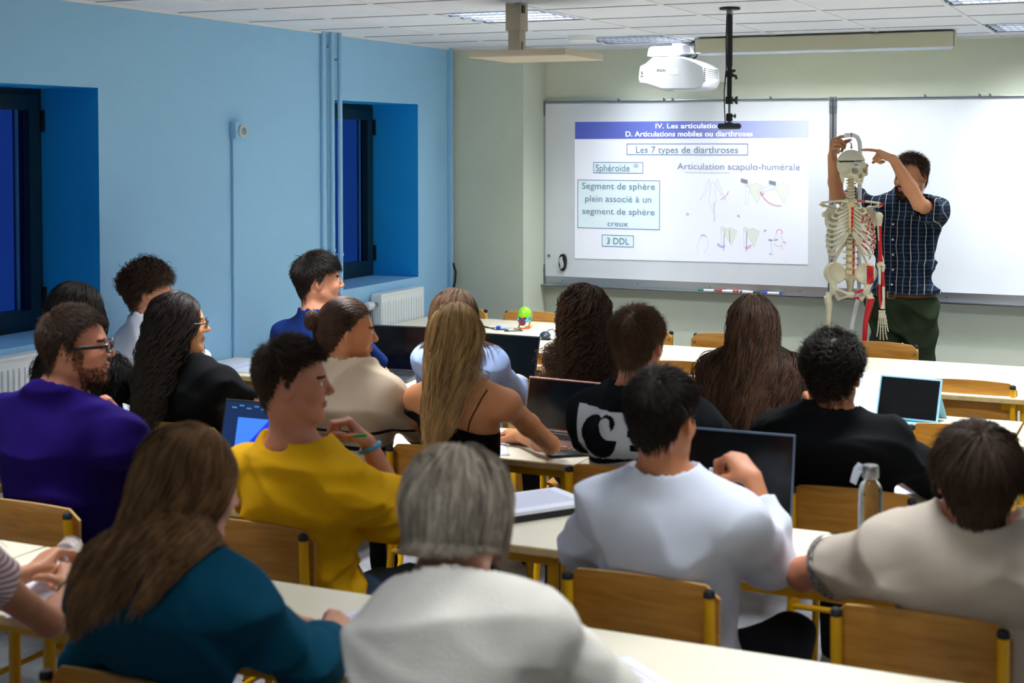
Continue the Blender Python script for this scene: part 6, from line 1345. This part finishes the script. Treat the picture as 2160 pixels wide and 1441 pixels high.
sheet(-2.14,3.95,.21,.297,-.2,'written sheet right of the raised elbow of the yellow t-shirt')
sheet(-2.86,3.92,.21,.297,.5,'white sheet between the purple shirt and the brown hair')
sheet(-.64,3.73,.12,.17,.1,'white slip at the table corner by the beige t-shirt',lines=False)
sheet(-.78,4.80,.21,.20,.2,'white sheet under the forearm of the curly black haired person')
sheet(-2.33,4.78,.21,.28,.5,'lined sheet under the arm of the blonde haired person')
sheet(-3.42,4.90,.21,.28,.1,'printed sheet in front of the person with black hair and glasses')
sheet(-3.98,4.93,.21,.28,-.2,'sheet before the long wavy black hair by the window')
sheet(-1.72,5.95,.21,.29,.1,'sheet at the seam of tables before the very long brown hair')
sheet(-1.47,6.98,.21,.29,.5,'blank sheet on the front tables behind the curly short hair',lines=False)
t=sheet(-1.16,5.98,.21,.30,.15,'stack of sheets curling up left of the tablet',curl=.16,n=10)
sheet(-1.02,5.75,.21,.20,.05,'printed sheet under the front of the light blue folio')
# notebook on a dark folder
t=thing('notebook','open white pad on a black folder left of the white sweatshirt','notebook',(-1.79,4.02,TZ),-.62)
MB().box2((-.11,-.155,0),(.11,.155,.022),bev=.003).build('folder',M['black'],t,smooth=False); MB().box2((-.108,-.15,.022),(.112,.16,.032)).build('pages',M['paper'],t,smooth=False)
l=MB(); [l.box((-.01,-.13+.012*k,.0325),(.16,.0012,.0006)) for k in range(22)]; l.build('ruling',M['ink'],t,smooth=False)
# water bottles
gl=mat('bottle_glass','#dfe8ea',.03,trans=1,ior=1.33)
t=thing('water_bottle','clear glass water bottle with a steel cap and a grey strap loop','bottle',(-.745,3.93,TZ))
MB().lathe([(.0,.002),(.030,.0),(.032,.006),(.032,.185),(.030,.20),(.020,.215),(.018,.225)],(0,0,0),32).build('glass_body',gl,t)
MB().lathe([(.022,.222),(.0225,.224),(.0225,.252),(.020,.256)],(0,0,0),24).build('cap',M['steel'],t)
MB().tube([(-.016,0,.235),(-.024,.0,.250),(-.030,0,.254),(-.038,0,.243),(-.044,.0,.222),(-.048,0,.205),(-.044,0,.202),(-.038,0,.22),(-.028,0,.238)],.007,8,flat=.35,up=(0,1,0)).build('strap',mat('strap_grey','#aeb6c4',.6),t)
MB().lathe([(.0,.004),(.028,.004),(.029,.03),(.028,.031)],(0,0,.001),24).build('water',mat('water','#e6eef0',.02,trans=1,ior=1.33),t)
t=thing('water_bottle','small clear plastic bottle lying behind the brown hair of the teal sweater','bottle',(-2.66,2.96,TZ+.033),.5)
MB().lathe([(.0,-.09),(.028,-.088),(.032,-.08),(.032,-.02),(.029,-.01),(.032,0),(.032,.05),(.026,.075),(.014,.09),(.013,.10)],(0,0,0),24,rotx(math.pi/2)).build('plastic_body',mat('clear_plastic','#c9c0c4',.15,trans=.85,ior=1.3),t)
MB().lathe([(.015,.098),(.0155,.116),(.014,.118)],(0,0,0),18,rotx(math.pi/2)).build('cap',M['wplast'],t)
# colourful skull
t=thing('painted_skull','small anatomical skull with brightly coloured bones on the corner table','skull model',(-3.60,8.02,TZ))
Hs=np.array((0,0,.062)); Rs=headR(178,0); sc_=.62; LS=lambda x,y,z:Hs+Rs@(np.array((x,y,z))*sc_); E3=lambda a:np.array(a)*sc_
F=Fld(); F.ell(LS(0,-.012,.035),E3((.071,.089,.080)),Rs,k=.012); F.ell(LS(0,.050,-.005),E3((.050,.030,.045)),Rs,k=.012); F.ell(LS(0,.060,-.045),E3((.029,.026,.026)),Rs,k=.01)
for q in (-1,1):
    F.cone(LS(q*.030,.070,-.022),LS(q*.058,.045,-.020),.008,.006,k=.006); F.cone(LS(q*.058,.045,-.02),LS(q*.066,.0,-.02),.004,k=.004); F.ell(LS(q*.030,.082,.004),E3((.018,.028,.0165)),Rs,k=.004,op='-')
    F.cone(LS(q*.056,-.0,-.04),LS(q*.050,.01,-.088),.006,.007,k=.006); F.cone(LS(q*.050,.01,-.088),LS(q*.012,.072,-.094),.008,.009,k=.006)
F.ell(LS(0,.09,-.026),E3((.010,.022,.014)),Rs,k=.003,op='-'); F.plane(LS(0,0,-.1),(0,0,-1),k=.002,op='&')
def zc_(C):
    q=((C-Hs)@Rs)/sc_; m=np.zeros(len(C),int); m[q[:,1]<-.0]=3; m[(q[:,1]<.03)&(q[:,2]>.0)]=3; m[(q[:,1]<.03)&(q[:,2]<=.01)]=6; m[(q[:,1]>-.0)&(q[:,2]>.018)]=0; m[(q[:,1]>.03)&(q[:,2]<.012)&(q[:,2]>-.062)]=1
    m[(np.abs(q[:,0])>.036)&(q[:,1]>.02)&(q[:,2]<.014)&(q[:,2]>-.045)]=4; m[(q[:,2]<-.070)]=2; m[(np.abs(q[:,0])>.044)&(q[:,1]<.03)&(q[:,1]>-.01)&(q[:,2]<-.03)&(q[:,2]>-.075)]=5; return m
sm_=skin('cranium',F,Hs-.075,Hs+.085,.0023,[mat('sk_green','#86c91e',.3),mat('sk_plum','#7a3348',.3),mat('sk_orange','#e86a12',.3),mat('sk_grey','#6f8590',.3),mat('sk_cyan','#3fb0d4',.3),mat('sk_yellow','#e8d050',.3),mat('sk_teal','#3f8f84',.3)],t,Z0,zc_)
tm=MB()
for i in range(10):
    a=math.radians(-70+140*i/9)
    for zz_ in (-.071,-.080): tm.ball(LS(.024*math.sin(a),.060+.026*math.cos(a),zz_),E3((.005,.004,.0055)),8,R=Rs)
tm.build('teeth',mat('teeth_white','#f2f0ea',.3),t)
# cables, mouse and lanyard on the corner tables
def zt(p): return [(a,b,TZ+.004+c) for a,b,c in p]
t=thing('usb_stick','blue and white stick on a black looped cord, left of the painted skull','lanyard',(-3.70,7.90,TZ))
MB().tube([(-.03,.0,.011),(.0,-.002,.011)],.011,12).build('blue_end',M['bluep'],t); MB().tube([(.0,-.002,.011),(.055,-.008,.011)],.0105,12).build('body',mat('usb_pale','#b9cdea',.4),t)
MB().tube([(-.03,0,.008),(-.10,.02,.004),(-.17,.05,.004),(-.19,.07,.004),(-.13,.06,.004),(-.06,.0,.004),(-.02,-.05,.004),(.03,-.02,.004),(.07,-.05,.004),(.06,-.09,.004),(.10,-.05,.004),(.15,-.02,.004),(.11,.02,.004),(.08,.0,.008)],.0028,6).build('cord',M['black'],t)
t=thing('computer_mouse','black ribbed computer mouse on the corner table near the long curly hair','mouse',(-3.34,7.73,TZ),.4)
F=Fld(); F.ell((0,0,.0),(.034,.055,.030),None,k=.01); F.plane((0,0,.001),(0,0,-1),k=.003,op='&'); skin('shell',F,(-.05,-.07,-.01),(.05,.07,.045),.003,[mat('mouse_shell','#2c3440',.3)],t,Z0)
MB().tube([(0,.05,.01),(.02,.055,.03),(.045,.05,.036),(.055,.04,.02)],.004,8).build('clip',mat('mouse_clip','#6f7f92',.3),t)
o=MB().tube(zt([(-3.34,7.69,.0),(-3.36,7.64,0),(-3.42,7.60,0),(-3.50,7.60,0),(-3.56,7.64,0)]),.003,6).build('cable',M['black']); tag(o,'thin black cable running left from the computer mouse','cable')
o=MB().tube(zt([(-3.54,7.57,.0),(-3.40,7.55,0),(-3.29,7.57,.0)]),.0028,6).box((-3.27,7.58,TZ+.009),(.05,.022,.014)).tube(zt([(-3.25,7.58,.002),(-3.20,7.59,0),(-3.16,7.57,0)]),.0028,6).build('cable_adapter',M['black']); tag(o,'black cable with a small inline box below the computer mouse','cable')
o=MB().tube([(-2.72,7.52,TZ+.006),(-2.63,7.50,TZ+.03),(-2.58,7.47,TZ+.035),(-2.54,7.44,TZ+.02),(-2.53,7.42,TZ+.004)],.006,8).build('cable_end',M['dgrey']); tag(o,'dark cable end arching on the front table beside short brown hair','cable')
# pens and held objects
def pen(name,label,a,b,r,m1,m2=None,frac=.8,cat='pen'):
    a=np.array(a);b=np.array(b); t=thing(name,label,cat,tuple(a)); c=a+(b-a)*frac; MB(a).tube([a,c],r,10).build('barrel',m1,t); MB(a).tube([c,b],r*1.12,10).build('end_cap',m2 or m1,t); return t
tp=PY['_tips']['R']; c=np.array(tp[0])*.6+np.array(tp[4])*.4
pen('pen','orange pen with a green end held at the mouth of the yellow t-shirt person',c+np.array((-.035,.01,-.008)),c+np.array((.13,-.03,.022)),.0045,mat('pen_orange','#e07828',.4),mat('pen_green','#2fae4a',.4),.74)
tp=PW['_tips']['R']; c=np.mean([tp[0],tp[4]],axis=0); pen('stylus','white stylus held downwards by the white sweatshirt person',c+np.array((-.004,-.012,.035)),c+np.array((-.012,.01,-.10)),.0050,M['wplast'],cat='stylus')
tp=PT['_tips']['L']; c=np.array(tp[0]); pen('pen','purple and white pen in the left hand of the teal sweater person',c+np.array((-.06,-.01,.004)),c+np.array((.075,.01,.012)),.0045,mat('pen_purple','#4a2aa0',.4),M['wplast'],.8)
tp=PP['_tips']['L']; c=(np.array(tp[1])+np.array(tp[4]))/2; t=thing('correction_roller','rounded white object held by the person in the striped t-shirt','stationery',tuple(c)); F=Fld(); F.ell((0,0,0),(.046,.020,.016),rotz(.5),k=.01); skin('shell',F,(-.06,-.06,-.03),(.06,.06,.03),.004,[M['wplast']],t,Z0)
